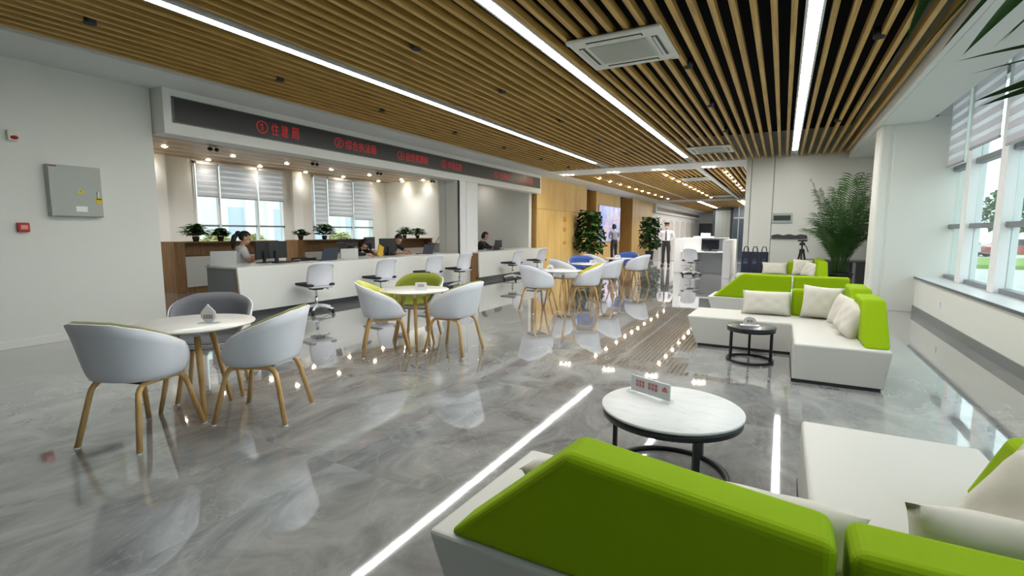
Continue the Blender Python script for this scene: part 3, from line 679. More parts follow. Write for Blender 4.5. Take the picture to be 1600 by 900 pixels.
obj('card', MB().prism([(-.055, .01), (.055, .01)] + [(.062*math.cos(a*PI/10), .045+.05*math.sin(a*PI/10)) for a in range(11)], -.004, .004, 'y', .001, 1), mat('pale_grey_card', (206,202,202), .4), t)
obj('foot', MB().box(-.09, .09, -.035, .035, 0, .01, .003), CARD, t); obj('print', marks(MB(), -.03, .03, .035, .06, 2), INKD, t)
t = thing('card_holder', 'small white round-topped card stand showing over the third sofa back', 'sign', (-.62, 10.6, .352), .1, 'small table card holders')
obj('card', MB().prism([(-.07, 0), (.07, 0)] + [(.075*math.cos(a*PI/10), .05+.07*math.sin(a*PI/10)) for a in range(11)], -.005, .005, 'y', .001, 1), CARD, t)
coffee(-.62, 10.6, .25, .352, STONE, 20, 'low round table hidden behind the third sofa, only its card showing', .2, .012)

# ================================================================== COUNTERS AND OFFICE
QUARTZ = mat('white_counter', (228,230,226), .3, coat=.15)
def counter(y0, y1, label, endgrey, notch=0):
    t = thing('service_counter', label, 'counter', (0, 0, 0))
    w = MB().box(-7.86, -7.02, y0+.03+notch, y1, .765, .80, .006)
    if notch: w.box(-7.315, -7.02, y0+.03, y0+notch+.04, .765, .80)
    obj('worktop', w, QUARTZ, t)
    obj('front_panel', MB().hexa([(-7.06, y0+.06, .12), (-7.02, y0+.06, .12), (-7.02, y1, .12), (-7.06, y1, .12)], [(-7.04, y0, .80), (-7.0, y0, .80), (-7.0, y1, .80), (-7.04, y1, .80)], .006), QUARTZ, t)
    obj('toe_kick', MB().box(-7.8 if not notch else -7.315, -7.19, y0+.1, y1, 0, .121), GREYST, t)
    obj('carcass', MB().box(-7.8 if not notch else -7.315, -7.10, y0+.08, y1, .12, .765), CABWOOD, t)
    obj('end_panel', MB().box(-7.86 if not notch else -7.315, -7.14, y0+.05, y0+.085, 0.0, .764, .01), mat('grey_end_panel', (128,132,136), .4) if endgrey else CABWOOD, t)
    obj('end_edge', MB().box(-7.14, -7.045, y0+.05, y0+.08, .12, .765), CABWOOD, t)
counter(4.40, 10.1, 'long white service counter left of the column', True)
counter(11.0, 15.05, 'white service counter right of the column', False, .46)
def cabinet(y0, y1, label):
    t = thing('low_cabinet', label, 'cabinet', (0, 0, 0), 0, 'wood and white cabinets in the office')
    obj('side_panel', MB().box(-11.86, -11.35, y0, y0+.22, 0, 1.1, .004), CABWOOD, t)
    obj('side_panel', MB().box(-11.8, -11.4, y1-.04, y1, 0, 1.07, .004), CABWOOD, t)
    obj('top_board', MB().box(-11.8, -11.37, y0+.22, y1, 1.07, 1.1, .004), CABWOOD, t)
    obj('back_board', MB().box(-11.8, -11.76, y0+.22, y1-.04, .1, 1.07), CABWOOD, t)
    obj('plinth', MB().box(-11.8, -11.45, y0+.22, y1-.04, 0, .1), CABWOOD, t)
    n = max(1, round((y1-y0)/.75)); w = (y1-y0-.26)/n
    for i in range(n):
        d = obj('door', MB().box(-11.42, -11.38, y0+.22+i*w+.003, y0+.22+(i+1)*w-.003, .1, .77, .003), WHITEL, t)
    obj('inner_shelf', MB().box(-11.76, -11.42, y0+.22, y1-.04, .76, .78), CABWOOD, t)
cabinet(5.78, 8.3, 'low wood cabinet with white doors at the left end of the office')
cabinet(8.85, 11.2, 'low wood cabinet behind the counter, under the bushy pot plants')
cabinet(12.5, 14.7, 'low wood cabinet farthest back in the office near the column')
def bush(x, y, z, h, r, n, label, seed):
    h *= 1.1; r *= 1.15; n = int(n*1.7)
    t = thing('potted_plant', label, 'plant', (x, y, z), 0, 'potted plants on the office cabinets'); rnd = random.Random(seed)
    obj('pot', MB().lathe([(.055, 0), (.075, .10), (.08, .11), (.068, .11), (.06, .09), (0, .09)], 16), mat('brown_pot', (84,62,48), .6), t)
    m = MB(); V, F = [], []
    for i in range(n):
        a = rnd.uniform(0, 2*PI); e = rnd.uniform(-.1, 1.45); L = rnd.uniform(.5, 1.0)
        c = Vector((math.cos(a)*math.cos(e)*r*L, math.sin(a)*math.cos(e)*r*L, .10 + (h-.1)*(.25+.75*math.sin(e))*L))
        d = Vector((math.cos(a), math.sin(a), rnd.uniform(-.5, .4))).normalized(); sd = d.cross(Vector((0,0,1))).normalized(); s = rnd.uniform(.075, .12); up = Vector((0,0,.012))
        k = len(V); V += [c - d*s, c + sd*s*.55 + up, c + d*s, c - sd*s*.55 + up, c + up*.2]; F += [(k, k+1, k+4), (k+1, k+2, k+4), (k+2, k+3, k+4), (k+3, k, k+4)]
    m.faces(V, F); obj('foliage', m, [LEAF, LEAF2][seed % 2], t)['kind'] = 'stuff'
    s = MB()
    for i in range(5): a = i*1.26; s.tube([(0,0,.08), (math.cos(a)*r*.3, math.sin(a)*r*.3, h*.5), (math.cos(a)*r*.5, math.sin(a)*r*.5, h*.8)], .005, 5)
    obj('stem', s, STEM, t)
bush(-11.6, 6.38, 1.1, .36, .26, 120, 'bushy potted plant at the left end of the left office cabinet', 1)
bush(-11.6, 6.94, 1.1, .27, .18, 70, 'small potted plant right of the bushy one on the left office cabinet', 2)
bush(-11.6, 9.15, 1.1, .25, .2, 70, 'small low potted plant at the left end of the middle office cabinet', 4)
bush(-11.6, 9.95, 1.1, .40, .28, 130, 'tall bushy potted plant in the middle of the middle office cabinet', 3)
bush(-11.6, 13.4, 1.1, .36, .24, 100, 'potted plant left on the farthest office cabinet', 5)
bush(-11.6, 14.1, 1.1, .32, .28, 120, 'wide potted plant right on the farthest office cabinet', 6)
t = thing('desk_partition', 'white partition ledge with a red slanting stick beside the column', 'partition', (-11.2, 14.75, 0)); obj('panel', MB().box(-.3, .3, -.02, .02, 0, .9).box(-.34, .3, -.14, .1, .9, .93), WHITEL, t); obj('stick', MB().box(-.012, .012, -.012, .012, 0, .36, M=Matrix.Translation((0, -.1, .93)) @ Matrix.Rotation(-.75, 4, 'X')), mat('red_stick', (170,60,64), .5), t)

# desk equipment
SCREENB = mat('monitor_back', (36,38,42), .4)
def monitor(x, y, rz, label, w=.5, h=.30, z=.80, m=None):
    t = thing('monitor', label, 'monitor', (x, y, z), rz, 'desk monitors')
    obj('screen', MB().box(-w/2, w/2, -.012, .012, .06, .06+h, .005), m or SCREENB, t)
    obj('display', MB().box(-w/2+.012, w/2-.012, .0125, .0135, .072, .048+h), mat('dark_display', (18,22,30), .15), t)
    obj('stand', MB().box(-.03, .03, -.045, -.012, .01, .2, .003), DARKPL, t); obj('base', MB().box(-.12, .12, -.12, .06, 0, .012, .004), DARKPL, t)
def laptop(x, y, rz, label, m, z=.80, w=.36, tilt=.25):
    t = thing('laptop', label, 'laptop', (x, y, z), rz, 'laptops on the counters')
    obj('keyboard_base', MB().box(-w/2, w/2, -.12, .12, 0, .016, .003), m, t)
    obj('lid', MB().box(-w/2, w/2, -.005, .005, 0, .23, .003, M=Matrix.Translation((0, -.12, .012)) @ Matrix.Rotation(tilt, 4, 'X')), m, t)
LG = mat('light_grey_laptop', (190,192,190), .4); DG = mat('dark_blue_laptop', (52,60,74), .4)
S = PI/2      # screens face the staff, backs to the hall: front is -X
laptop(-7.64, 4.56, S-.35, 'pale grey laptop at the left end of the long counter', LG, tilt=.35)
monitor(-7.70, 5.30, S+.5, 'dark monitor on the counter in front of the woman in white, the left of two', .46)
monitor(-7.80, 5.62, S-.1, 'dark monitor on the counter in front of the woman in white, the right of two', .42)
laptop(-7.45, 6.38, S, 'dark blue laptop behind the first white office chair', DG)
t = thing('document_screen', 'pale grey desk panel on the counter left of the man', 'panel', (-7.42, 6.95, .80), 0); obj('panel', MB().box(-.012, .012, -.22, .22, 0, .2, .004), LG, t); obj('foot', MB().box(-.06, .06, -.18, .18, 0, .01), LG, t)
monitor(-7.75, 8.38, S, 'large dark monitor left of the man in black', .52, .32)
monitor(-9.9, 10.0, S+.2, 'grey monitor at a desk farther back in the office', .5, .32, .80, mat('grey_monitor', (92,88,94), .4))
laptop(-7.5, 9.35, S-.1, 'dark blue laptop right of the man in black', DG, w=.34)
laptop(-7.5, 12.55, S, 'dark laptop on the counter right of the column', DARKPL, w=.36)
monitor(-7.6, 13.05, S-.2, 'small dark monitor on the counter right of the column', .3, .22)
t = thing('office_desk', 'plain desk in the middle of the office with a grey printer', 'desk', (-9.9, 9.6, 0)); obj('desktop', MB().box(-.35, .35, -.9, .9, .77, .80, .004), WHITEL, t)
for a in (-.3, .3):
    for b in (-.85, .85): obj('leg', MB().box(a-.025, a+.025, b-.025, b+.025, 0, .77), ALUP, t)
t = thing('printer', 'dark grey printer on the desk behind the counter', 'printer', (-9.9, 9.25, .80)); obj('body', MB().box(-.2, .2, -.24, .24, 0, .26, .02), mat('printer_grey', (86,80,84), .45), t); obj('top_tray', MB().box(-.16, .1, -.18, .18, .26, .34, .012), mat('printer_dark', (70,66,70), .45), t); obj('paper', MB().box(.12, .26, -.1, .1, .07, .08), CARD, t)
t = thing('keyboard', 'black keyboard on the counter by the woman in white', 'keyboard', (-7.45, 5.55, .80), .1); obj('body', MB().box(-.08, .08, -.22, .22, 0, .02, .005), DARKPL, t)
km = MB()
for i in range(5):
    for j in range(14): km.box(-.065+i*.027, -.043+i*.027, -.205+j*.0295, -.18+j*.0295, .02, .026)
obj('keys', km, mat('grey_keys', (60,62,66), .5), t)['kind'] = 'stuff'
t = thing('document_tray', 'black tray of papers on the counter behind the monitors', 'tray', (-7.7, 6.12, .80), 0); obj('tray', MB().box(-.13, .13, -.17, .17, 0, .012).box(-.13, -.12, -.17, .17, 0, .05).box(.12, .13, -.17, .17, 0, .05), DARKPL, t); obj('paper', MB().box(-.1, .1, -.14, .14, .013, .02), CARD, t)
for i, (x, y, r) in enumerate(((-7.22, 5.62, .3), (-7.25, 5.9, -.2))):
    tag(obj('paper_sheet', MB().box(-.10, .10, -.07, .07, 0, .003), CARD, None, (x, y, .80), r), 'small white paper on the counter edge, the %s of two' % ('left', 'right')[i], 'paper', 'papers on the counter')
t = thing('open_book', 'open papers on the counter before the man in black', 'book', (-7.28, 8.95, .80), 0); obj('page', MB().box(-.1, .1, -.16, 0, 0, .012, .003), mat('cream_paper', (226,214,206), .6), t); obj('page', MB().box(-.1, .1, .003, .16, 0, .010, .003), mat('cream_paper', (226,214,206), .6), t)
t = thing('folder_stand', 'yellow folder standing on the counter beside the dark monitor', 'folder', (-7.62, 7.98, .80), .2); obj('folder', MB().box(-.012, .012, -.1, .1, 0, .24, .003, M=Matrix.Rotation(-.35, 4, 'X')), mat('amber_yellow', (204,166,52), .5), t)

# ---- office chairs
SEATB = mat('black_seat_cloth', (34,34,40), .8)
def task_chair_proto():
    t = thing('office_chair', '', 'chair')
    V, F = [], []; nu, nv = 12, 12
    for j in range(nv+1):
        for i in range(nu+1):
            u, v = 2*i/nu-1, j/nv
            w = .235*(1 - .12*v - .25*max(0, .25-v)/.25*.6); k = 1-.18*max(0, v-.75)/.25*abs(u)**3
            V.append((u*w, -.23 + .085*u*u - .10*v + .03*math.sin(v*PI), .43 + .02 + v*.40*k))
    for j in range(nv):
        for i in range(nu): a = j*(nu+1)+i; F.append((a, a+1, a+nu+2, a+nu+1))
    m = MB().faces(V, F, True); r = bmesh.ops.solidify(m.bm, geom=m.bm.faces[:], thickness=.014)
    obj('backrest', m, WHITEP, t)
    obj('seat_shell', MB().hexa([(-.18,-.22,.425),(.18,-.22,.425),(.22,.22,.44),(-.22,.22,.44)], [(-.20,-.24,.45),(.20,-.24,.45),(.235,.24,.455),(-.235,.24,.455)], .012), WHITEP, t)
    obj('seat_pad', MB().box(-.235, .235, -.20, .26, .452, .495, .02, 3), SEATB, t)
    for s in (-1, 1):
        obj('arm_pad', MB().box(s*.265-.025, s*.265+.025, -.10, .16, .635, .66, .008), SEATB, t) if False else None
    obj('mechanism', MB().box(-.08, .08, -.10, .10, .385, .428, .008).tube([(.07, .02, .40), (.2, .03, .395), (.23, .04, .37)], .008, 6), DARKPL, t)
    obj('gas_lift', MB().cyl((0, 0, .10), .026, .18, 14).cyl((0, 0, .26), .016, .14, 12), CHROME, t)
    b = MB().cyl((0, 0, .085), .045, .06, 14)
    for k in range(5):
        a = 2*PI*k/5 + .3; c, s = math.cos(a), math.sin(a)
        b.tube([(c*.03, s*.03, .125), (c*.16, s*.16, .105), (c*.29, s*.29, .075)], [.026, .021, .015], 8)
    obj('star_base', b, WHITEP, t)
    for k in range(5):
        a = 2*PI*k/5 + .3; c, s = math.cos(a)*.285, math.sin(a)*.285
        q = MB().lathe([(.0, -.022), (.026, -.022), (.029, -.015), (.029, .015), (.026, .022), (0, .022)], 14).xform(Matrix.Translation((c, s, .029)) @ Matrix.Rotation(a+PI/2, 4, 'Z') @ Matrix.Rotation(PI/2, 4, 'X')); q.box(c-.012, c+.012, s-.012, s+.012, .045, .075)
        obj('caster', q, DARKPL, t)
    return t
tc = task_chair_proto()
def tchair(x, y, dx, dy, label, first=[True], group='white office chairs'):
    if first[0]: first[0] = False; c = tc; c.location = (x, y, 0); c.rotation_euler = (0, 0, facing(dx, dy))
    else: c = dup(tc, (x, y, 0), facing(dx, dy))
    c['label'] = label; c['group'] = group
for i, (y, dx, dy) in enumerate(((5.50, -1, .25), (6.98, -1, .15), (8.45, -1, .2), (9.6, -1, .2))):
    tchair(-6.66, y, dx, dy, '%s white office chair from the left at the long counter' % ORD[i].replace('nearest', 'first'))
tchair(-6.62, 12.15, -1, .1, 'white office chair at the counter right of the column, the nearer one')
tchair(-6.62, 13.75, -1, .15, 'white office chair at the counter right of the column, the farther one')
tchair(-2.45, 16.05, .1, 1, 'white office chair standing at the white reception desk')
STAFFCH = 'staff chairs behind the counters'
tchair(-8.53, 5.42, .35, 1, 'white office chair under the woman in white', group=STAFFCH)
tchair(-8.45, 9.12, 1, 0, 'white office chair under the man in black reading', group=STAFFCH)
tchair(-8.45, 7.80, 1, .3, 'white office chair under the person bending over in dark clothes', group=STAFFCH)
tchair(-8.33, 13.0, 1, .3, 'white office chair under the person right of the column', group=STAFFCH)

# ================================================================== PEOPLE
SKIN = mat('skin', (206,160,134), .55); HAIR = mat('black_hair', (26,22,22), .55)
def skin_mesh(verts, edges, radii, sub=2):
    me = bpy.data.meshes.new('sk'); me.from_pydata(verts, edges, []); o = bpy.data.objects.new('sk', me); COL.objects.link(o)
    o.modifiers.new('s', 'SKIN'); sl = me.skin_vertices[0].data
    for i, r in enumerate(radii): sl[i].radius = (r if isinstance(r, tuple) else (r, r)); sl[i].use_root = (i == 0)
    u = o.modifiers.new('u', 'SUBSURF'); u.levels = sub
    bpy.context.view_layer.update(); r = bpy.data.meshes.new_from_object(o.evaluated_get(bpy.context.evaluated_depsgraph_get()))
    bpy.data.objects.remove(o); bpy.data.meshes.remove(me); return r
def join_remesh(mbm, vox):
    me = bpy.data.meshes.new('j'); mbm.to_mesh(me); o = bpy.data.objects.new('j', me); COL.objects.link(o)
    m = o.modifiers.new('r', 'REMESH'); m.mode = 'VOXEL'; m.voxel_size = vox; m.use_smooth_shade = True
    bpy.context.view_layer.update(); r = bpy.data.meshes.new_from_object(o.evaluated_get(bpy.context.evaluated_depsgraph_get())); bpy.data.objects.remove(o); return r
class Rig:
    def __init__(s): s.v, s.e, s.r, s.n = [], [], [], {}
    def add(s, name, p, r, parent=None):
        s.n[name] = len(s.v); s.v.append(Vector(p)); s.r.append(r)
        if parent: s.e.append((s.n[parent], s.n[name]))
    def mesh(s, sub=2): return skin_mesh(s.v, s.e, s.r, sub)
def person(label, loc, rz, J, top, bottom, hair='short', extras=None, head_tilt=0, head_yaw=0, long_sleeve=False, shoes=True):
    """J: joints (local, facing +Y): pelvis, chest, neck, head, and per side elbow/wrist, hip/knee/ankle as (x,y,z)"""
    t = thing('person', label, 'person', loc, rz)
    P = {k: Vector(v) for k, v in J.items()}
    hips, chest, neck, head = P['pelvis'], P['chest'], P['neck'], P['head']
    up = (chest-hips).normalized()
    g = Rig(); g.add('pelvis', hips, (.115, .085)); g.add('waist', hips.lerp(chest, .45), (.105, .078), 'pelvis'); g.add('chest', chest, (.135, .10), 'waist')
    g.add('collar', chest.lerp(neck, .7), (.075, .065), 'chest'); g.add('neck', neck, .052, 'collar'); g.add('skull', neck.lerp(head, .45), .055, 'neck')
    for s, q in ((-1, 'l'), (1, 'r')):
        sh = P['sh'+q]; el = P['el'+q]; wr = P['wr'+q]
        g.add('sh'+q, sh, .055, 'chest'); g.add('up'+q, sh.lerp(el, .5), .045, 'sh'+q); g.add('el'+q, el, .038, 'up'+q); g.add('fo'+q, el.lerp(wr, .4), .036, 'el'+q); g.add('wr'+q, wr, .026, 'fo'+q)
        hp = P['hp'+q]; kn = P['kn'+q]; an = P['an'+q]
        g.add('hp'+q, hp, .085, 'pelvis'); g.add('th'+q, hp.lerp(kn, .5), .072, 'hp'+q); g.add('kn'+q, kn, .055, 'th'+q); g.add('ca'+q, kn.lerp(an, .35), .052, 'kn'+q); g.add('an'+q, an, .036, 'ca'+q)
        fd = (P['toe'+q]-an); g.add('toe'+q, P['toe'+q], .03, 'an'+q)
    bm = bmesh.new(); me = g.mesh(2); bm.from_mesh(me); bpy.data.meshes.remove(me)
    # hands: palm and five fingers, each its own chain
    for q in 'lr':
        d = (P['wr'+q]-P['el'+q]).normalized(); hd = P.get('hd'+q, d).normalized() if 'hd'+q in P else d
        side = hd.cross(Vector((0, 0, 1))); side = side.normalized() if side.length > .1 else Vector((1, 0, 0)); nrm = side.cross(hd).normalized()
        w = P['wr'+q]; pm = MB().tube([w - d*.02, w + hd*.03, w + hd*.085], [.026, .036, .034], 10)
        for i in range(4):
            b = w + hd*.075 + side*(-.027+.018*i); L = (.058, .070, .066, .052)[i]
            pm.tube([b, b + hd*L*.5 - nrm*.006, b + hd*L*.8 - nrm*.018, b + hd*L - nrm*.03], [.0105, .010, .009, .007], 7)
        sgn = 1 if q == 'l' else -1
        b = w + hd*.025 + side*sgn*.022; pm.tube([b, b + hd*.03 + side*sgn*.028, b + hd*.058 + side*sgn*.034 - nrm*.008], [.013, .012, .009], 7)
        m2 = bpy.data.meshes.new('h'); pm.bm.to_mesh(m2); bm.from_mesh(m2); bpy.data.meshes.remove(m2); pm.bm.free()
    # head: skull, jaw, nose, ears, brow, lips
    Mh = Matrix.Translation(head) @ Matrix.Rotation(head_yaw, 4, 'Z') @ Matrix.Rotation(head_tilt, 4, 'X')
    hm = MB().ell((0, -.01, .03), (.076, .094, .092), 20, 14).ell((0, .022, -.045), (.056, .066, .066), 16, 10).ell((0, .088, -.012), (.014, .022, .024), 8, 6)
    hm.ell((-.077, -.005, -.01), (.012, .022, .032), 8, 6).ell((.077, -.005, -.01), (.012, .022, .032), 8, 6).ell((0, .078, -.052), (.026, .010, .009), 10, 6).ell((0, .072, .022), (.055, .016, .010), 12, 6).ell((0, .066, -.086), (.026, .02, .018), 8, 6)
    hm.xform(Mh); m2 = bpy.data.meshes.new('h'); hm.bm.to_mesh(m2); bm.from_mesh(m2); bpy.data.meshes.remove(m2); hm.bm.free()
    body = join_remesh(bm, .0085); bm.free(); body.materials.append(SKIN); b = bpy.data.objects.new('body', body); COL.objects.link(b); b.parent = t
    for s in (-1, 1):
        e = MB().ell((s*.030, .076, .003), (.013, .009, .009), 10, 6).xform(Mh); obj('eye', e, mat('eye_white_dark', (44,36,32), .3), t)
    obj('eyebrow', MB().box(-.048, -.014, .082, .089, .020, .026, .002).box(.014, .048, .082, .089, .020, .026, .002).xform(Mh), HAIR, t)
    # hair
    hb = bmesh.new(); bmesh.ops.create_uvsphere(hb, u_segments=24, v_segments=16, radius=1)
    bmesh.ops.transform(hb, matrix=Matrix.Translation((0, -.014, .036)) @ Matrix.Diagonal((.085, .103, .102, 1)), verts=hb.verts)
    bmesh.ops.delete(hb, geom=[v for v in hb.verts if (v.co.y > .02 and v.co.z < .062) or v.co.z < -.05 or (abs(v.co.x) > .06 and v.co.y > -.03 and v.co.z < .02)], context='VERTS')
    bmesh.ops.solidify(hb, geom=hb.faces[:], thickness=.012)
    hh = MB()._add(hb)
    if hair == 'ponytail': hh.ell((0, -.125, .06), (.045, .05, .045), 12, 8).tube([(0, -.13, .05), (0, -.17, -.02), (0, -.165, -.13), (0, -.14, -.24)], [.035, .045, .04, .015], 10)
    if hair == 'bob': hh.ell((0, -.06, -.02), (.088, .06, .085), 14, 10).ell((-.075, -.02, -.02), (.02, .045, .07), 8, 6).ell((.075, -.02, -.02), (.02, .045, .07), 8, 6)
    for f in hh.bm.faces: f.smooth = True
    obj('hair', hh.xform(Mh), HAIR, t)
    # clothes: own skins a little outside the body
    c = Rig(); c.add('waist', hips.lerp(chest, .0), (.172, .136)); c.add('mid', hips.lerp(chest, .5), (.142, .108), 'waist'); c.add('chest', chest, (.158, .12), 'mid'); c.add('yoke', chest.lerp(neck, .62), (.112, .088), 'chest'); c.add('collar', chest.lerp(neck, .93), (.066, .064), 'yoke')
    for q in 'lr':
        sh = P['sh'+q]; el = P['el'+q]; wr = P['wr'+q]; c.add('sh'+q, sh, .078, 'chest')
        if long_sleeve: c.add('a'+q, sh.lerp(el, .55), .056, 'sh'+q); c.add('el'+q, el, .05, 'a'+q); c.add('b'+q, el.lerp(wr, .9), .036, 'el'+q)
        else: c.add('a'+q, sh.lerp(el, .45), .060, 'sh'+q); c.add('el'+q, sh.lerp(el, .78), .058, 'a'+q)
    me = c.mesh(2); me.materials.append(top); o = bpy.data.objects.new('shirt', me); COL.objects.link(o); o.parent = t
    for p in me.polygons: p.use_smooth = True
    c = Rig(); c.add('top', hips.lerp(chest, .42), (.13, .10)); c.add('belt', hips.lerp(chest, .2), (.15, .116), 'top'); c.add('seat', hips, (.165, .128), 'belt')
    for q in 'lr':
        hp = P['hp'+q]; kn = P['kn'+q]; an = P['an'+q]
        c.add('hp'+q, hp, .108, 'seat'); c.add('th'+q, hp.lerp(kn, .5), .092, 'hp'+q); c.add('kn'+q, kn, .070, 'th'+q); c.add('ca'+q, kn.lerp(an, .5), .070, 'kn'+q); c.add('an'+q, kn.lerp(an, 1.02), .064, 'ca'+q)
    me = c.mesh(2); me.materials.append(bottom); o = bpy.data.objects.new('trousers', me); COL.objects.link(o); o.parent = t
    for p in me.polygons: p.use_smooth = True
    for q in 'lr':
        a = P['an'+q]; d = (P['toe'+q]-a); d.z = 0; d.normalize(); M = Matrix.Translation((a.x, a.y, 0)) @ Matrix.Rotation(math.atan2(d.y, d.x)-PI/2, 4, 'Z')
        obj('shoe', MB().ell((0, .055, .046), (.054, .15, .052), 14, 8).box(-.044, .044, -.07, .18, 0, .022, .01).xform(M), mat('black_shoe_leather', (22,22,24), .35), t)
    if extras: extras(t, P, Mh)
    return t
def standing(**kw):
    J = dict(pelvis=(0,0,.93), chest=(0,.0,1.24), neck=(0,-.01,1.45), head=(0,.02,1.58), shl=(-.185,0,1.37), shr=(.185,0,1.37), ell=(-.25,-.03,1.10), elr=(.25,-.03,1.10), wrl=(-.24,.06,.87), wrr=(.24,.06,.87),
             hpl=(-.09,0,.88), hpr=(.09,0,.88), knl=(-.10,.02,.49), knr=(.10,.02,.49), anl=(-.11,-.02,.09), anr=(.11,-.02,.09), toel=(-.13,.12,.03), toer=(.13,.12,.03)); J.update(kw); return J
def sitting(lean=.0, **kw):
    L = lean
    J = dict(pelvis=(0,-.04,.565), chest=(0,-.02+L*.55,.88), neck=(0,-.02+L*.95,1.07), head=(0,.02+L*1.15,1.20), shl=(-.18,-.02+L*.75,1.0), shr=(.18,-.02+L*.75,1.0), ell=(-.24,.10+L,.79), elr=(.24,.10+L,.79), wrl=(-.12,.34+L,.825), wrr=(.12,.34+L,.825),
             hpl=(-.09,0,.56), hpr=(.09,0,.56), knl=(-.12,.42,.53), knr=(.12,.42,.53), anl=(-.13,.40,.09), anr=(.13,.40,.09), toel=(-.14,.54,.03), toer=(.14,.54,.03)); J.update(kw); return J
WSHIRT = fabric('white_shirt_cloth', (226,228,234)); TRO = fabric('black_trouser_cloth', (26,27,32)); GSH = fabric('grey_checked_shirt', (134,136,146)); BSH = fabric('black_shirt_cloth', (30,32,44)); NAVY = fabric('navy_jacket_cloth', (34,34,48))
def guard_bits(t, P, Mh):
    obj('tie', MB().prism([(-.018, 1.40), (.018, 1.40), (.026, 1.16), (.034, 1.05), (0, 1.0), (-.034, 1.05), (-.026, 1.16)], .118, .128, 'y', .003, 1), mat('dark_tie', (58,52,66), .6), t)
    obj('epaulette', MB().box(-.215, -.13, -.03, .03, 1.385, 1.409, .006).box(.13, .215, -.03, .03, 1.385, 1.409, .006), mat('dark_epaulette', (40,40,54), .6), t)
    obj('cap', MB().lathe([(.092, .06), (.095, .10), (.104, .118), (.095, .135), (0, .145)], 20).prism([(-.075, .06), (.075, .06), (.05, .15), (-.05, .15)], .062, .07, 'z', .002, 1).xform(Mh), mat('dark_cap', (40,38,38), .6), t)
    obj('face_mask', MB().ell((0, .042, -.052), (.054, .056, .044), 14, 10).xform(Mh), mat('pale_face_mask', (206,208,212), .7), t)
    obj('belt', MB().lathe([(.01, .97), (.158, .97), (.158, 1.005), (.01, 1.005)], 20).xform(Matrix.Diagonal((1, .78, 1, 1))), DARKPL, t)
person('man in white uniform shirt, tie and dark cap standing with hands behind his back', (-4.0, 19.95, 0), facing(.05, -1), standing(ell=(-.29,-.10,1.13), elr=(.29,-.10,1.13), wrl=(-.07,-.17,.97), wrr=(.07,-.17,.95)), WSHIRT, TRO, 'short', guard_bits, long_sleeve=True)
person('person in grey shirt seen from behind before the big lit screen', (-6.72, 22.0, 0), facing(-.75, .66), standing(ell=(-.25,.05,1.10), elr=(.25,.05,1.10), wrl=(-.08,.24,1.08), wrr=(.08,.24,1.08), head=(0,.05,1.57)), GSH, TRO, 'bob')
person('woman with black ponytail in white short-sleeved blouse reading a sheet at the counter', (-8.50, 5.42, 0), facing(.45, 1), sitting(.06, wrl=(-.08,.36,.90), wrr=(.12,.33,.90), ell=(-.24,.12,.80), elr=(.26,.10,.79)), WSHIRT, TRO, 'ponytail', head_tilt=-.3)
tag(obj('paper_sheet', MB().box(-.09, .09, -.002, .002, 0, .25), CARD, None, (-8.23, 5.83, .89), .7), 'white sheet held up by the woman in white', 'paper').rotation_euler = (-.35, 0, -.95)
person('man in black shirt sitting with bowed head over papers at the counter', (-8.42, 9.12, 0), facing(1, 0), sitting(.22, head=(0,.33,1.14), wrl=(-.10,.62,.84), wrr=(.10,.60,.84), ell=(-.26,.36,.85), elr=(.26,.36,.85)), BSH, TRO, head_tilt=-.6)
person('person in dark clothes bending over behind the large dark monitor', (-8.42, 7.80, 0), facing(1, .3), sitting(.30, head=(0,.42,1.04), neck=(0,.30,1.02), wrl=(-.16,.60,.84), wrr=(.16,.60,.84), ell=(-.27,.42,.86), elr=(.27,.42,.86)), NAVY, TRO, 'bob', head_tilt=-.9, long_sleeve=True)
person('person in dark jacket at the counter right of the column', (-8.30, 13.0, 0), facing(1, .3), sitting(.18, wrl=(-.16,.52,.84), wrr=(.16,.52,.84), ell=(-.27,.30,.86), elr=(.27,.30,.86)), NAVY, TRO, 'bob', head_tilt=-.35, long_sleeve=True)
t = person('black-haired person in white sitting far behind the reception desk', (-3.4, 25.2, 0), facing(.3, -1), sitting(.1), WSHIRT, TRO, 'bob')
tchair(-3.4, 25.2, .3, -1, 'white office chair far behind the reception desk', group=STAFFCH)

# ================================================================== RECEPTION DESK
RD = mat('white_reception_laminate', (234,236,238), .3)
t = thing('reception_desk', 'white reception desk with raised back and side panels', 'desk', (0, 0, 0))
obj('side_panel', MB().box(-3.12, -2.90, 16.9, 17.4, 0, 1.14, .005), RD, t)
obj('side_panel', MB().box(-1.50, -1.29, 15.5, 17.4, 0, 1.12, .005), RD, t)
obj('back_panel', MB().box(-2.90, -1.50, 17.36, 17.4, .0, 1.14, .004), mat('pale_grey_back_panel', (196,200,204), .4), t)
obj('upper_panel', MB().box(-2.90, -2.3, 17.0, 17.04, .72, 1.14, .004), RD, t)
obj('worktop', MB().box(-2.90, -1.50, 16.5, 17.36, .70, .735, .004), RD, t)
q = obj('drawer_unit', MB().box(-2.88, -2.42, 16.75, 17.35, .03, .70, .004), RD, t)
for i in range(3): d = obj('drawer_front', MB().box(-2.875, -2.425, 16.73, 16.75, .05+i*.215, .255+i*.215, .003), RD, q)
for i in range(3): obj('handle', MB().box(-2.70, -2.58, 16.715, 16.73, .16+i*.215, .175+i*.215), CHROME, q)
obj('upper_shelf', MB().box(-2.9, -1.5, 17.05, 17.4, 1.14, 1.16, .003), RD, t)
monitor(-2.02, 16.95, PI, 'dark monitor on the white reception desk', .52, .31, .735)
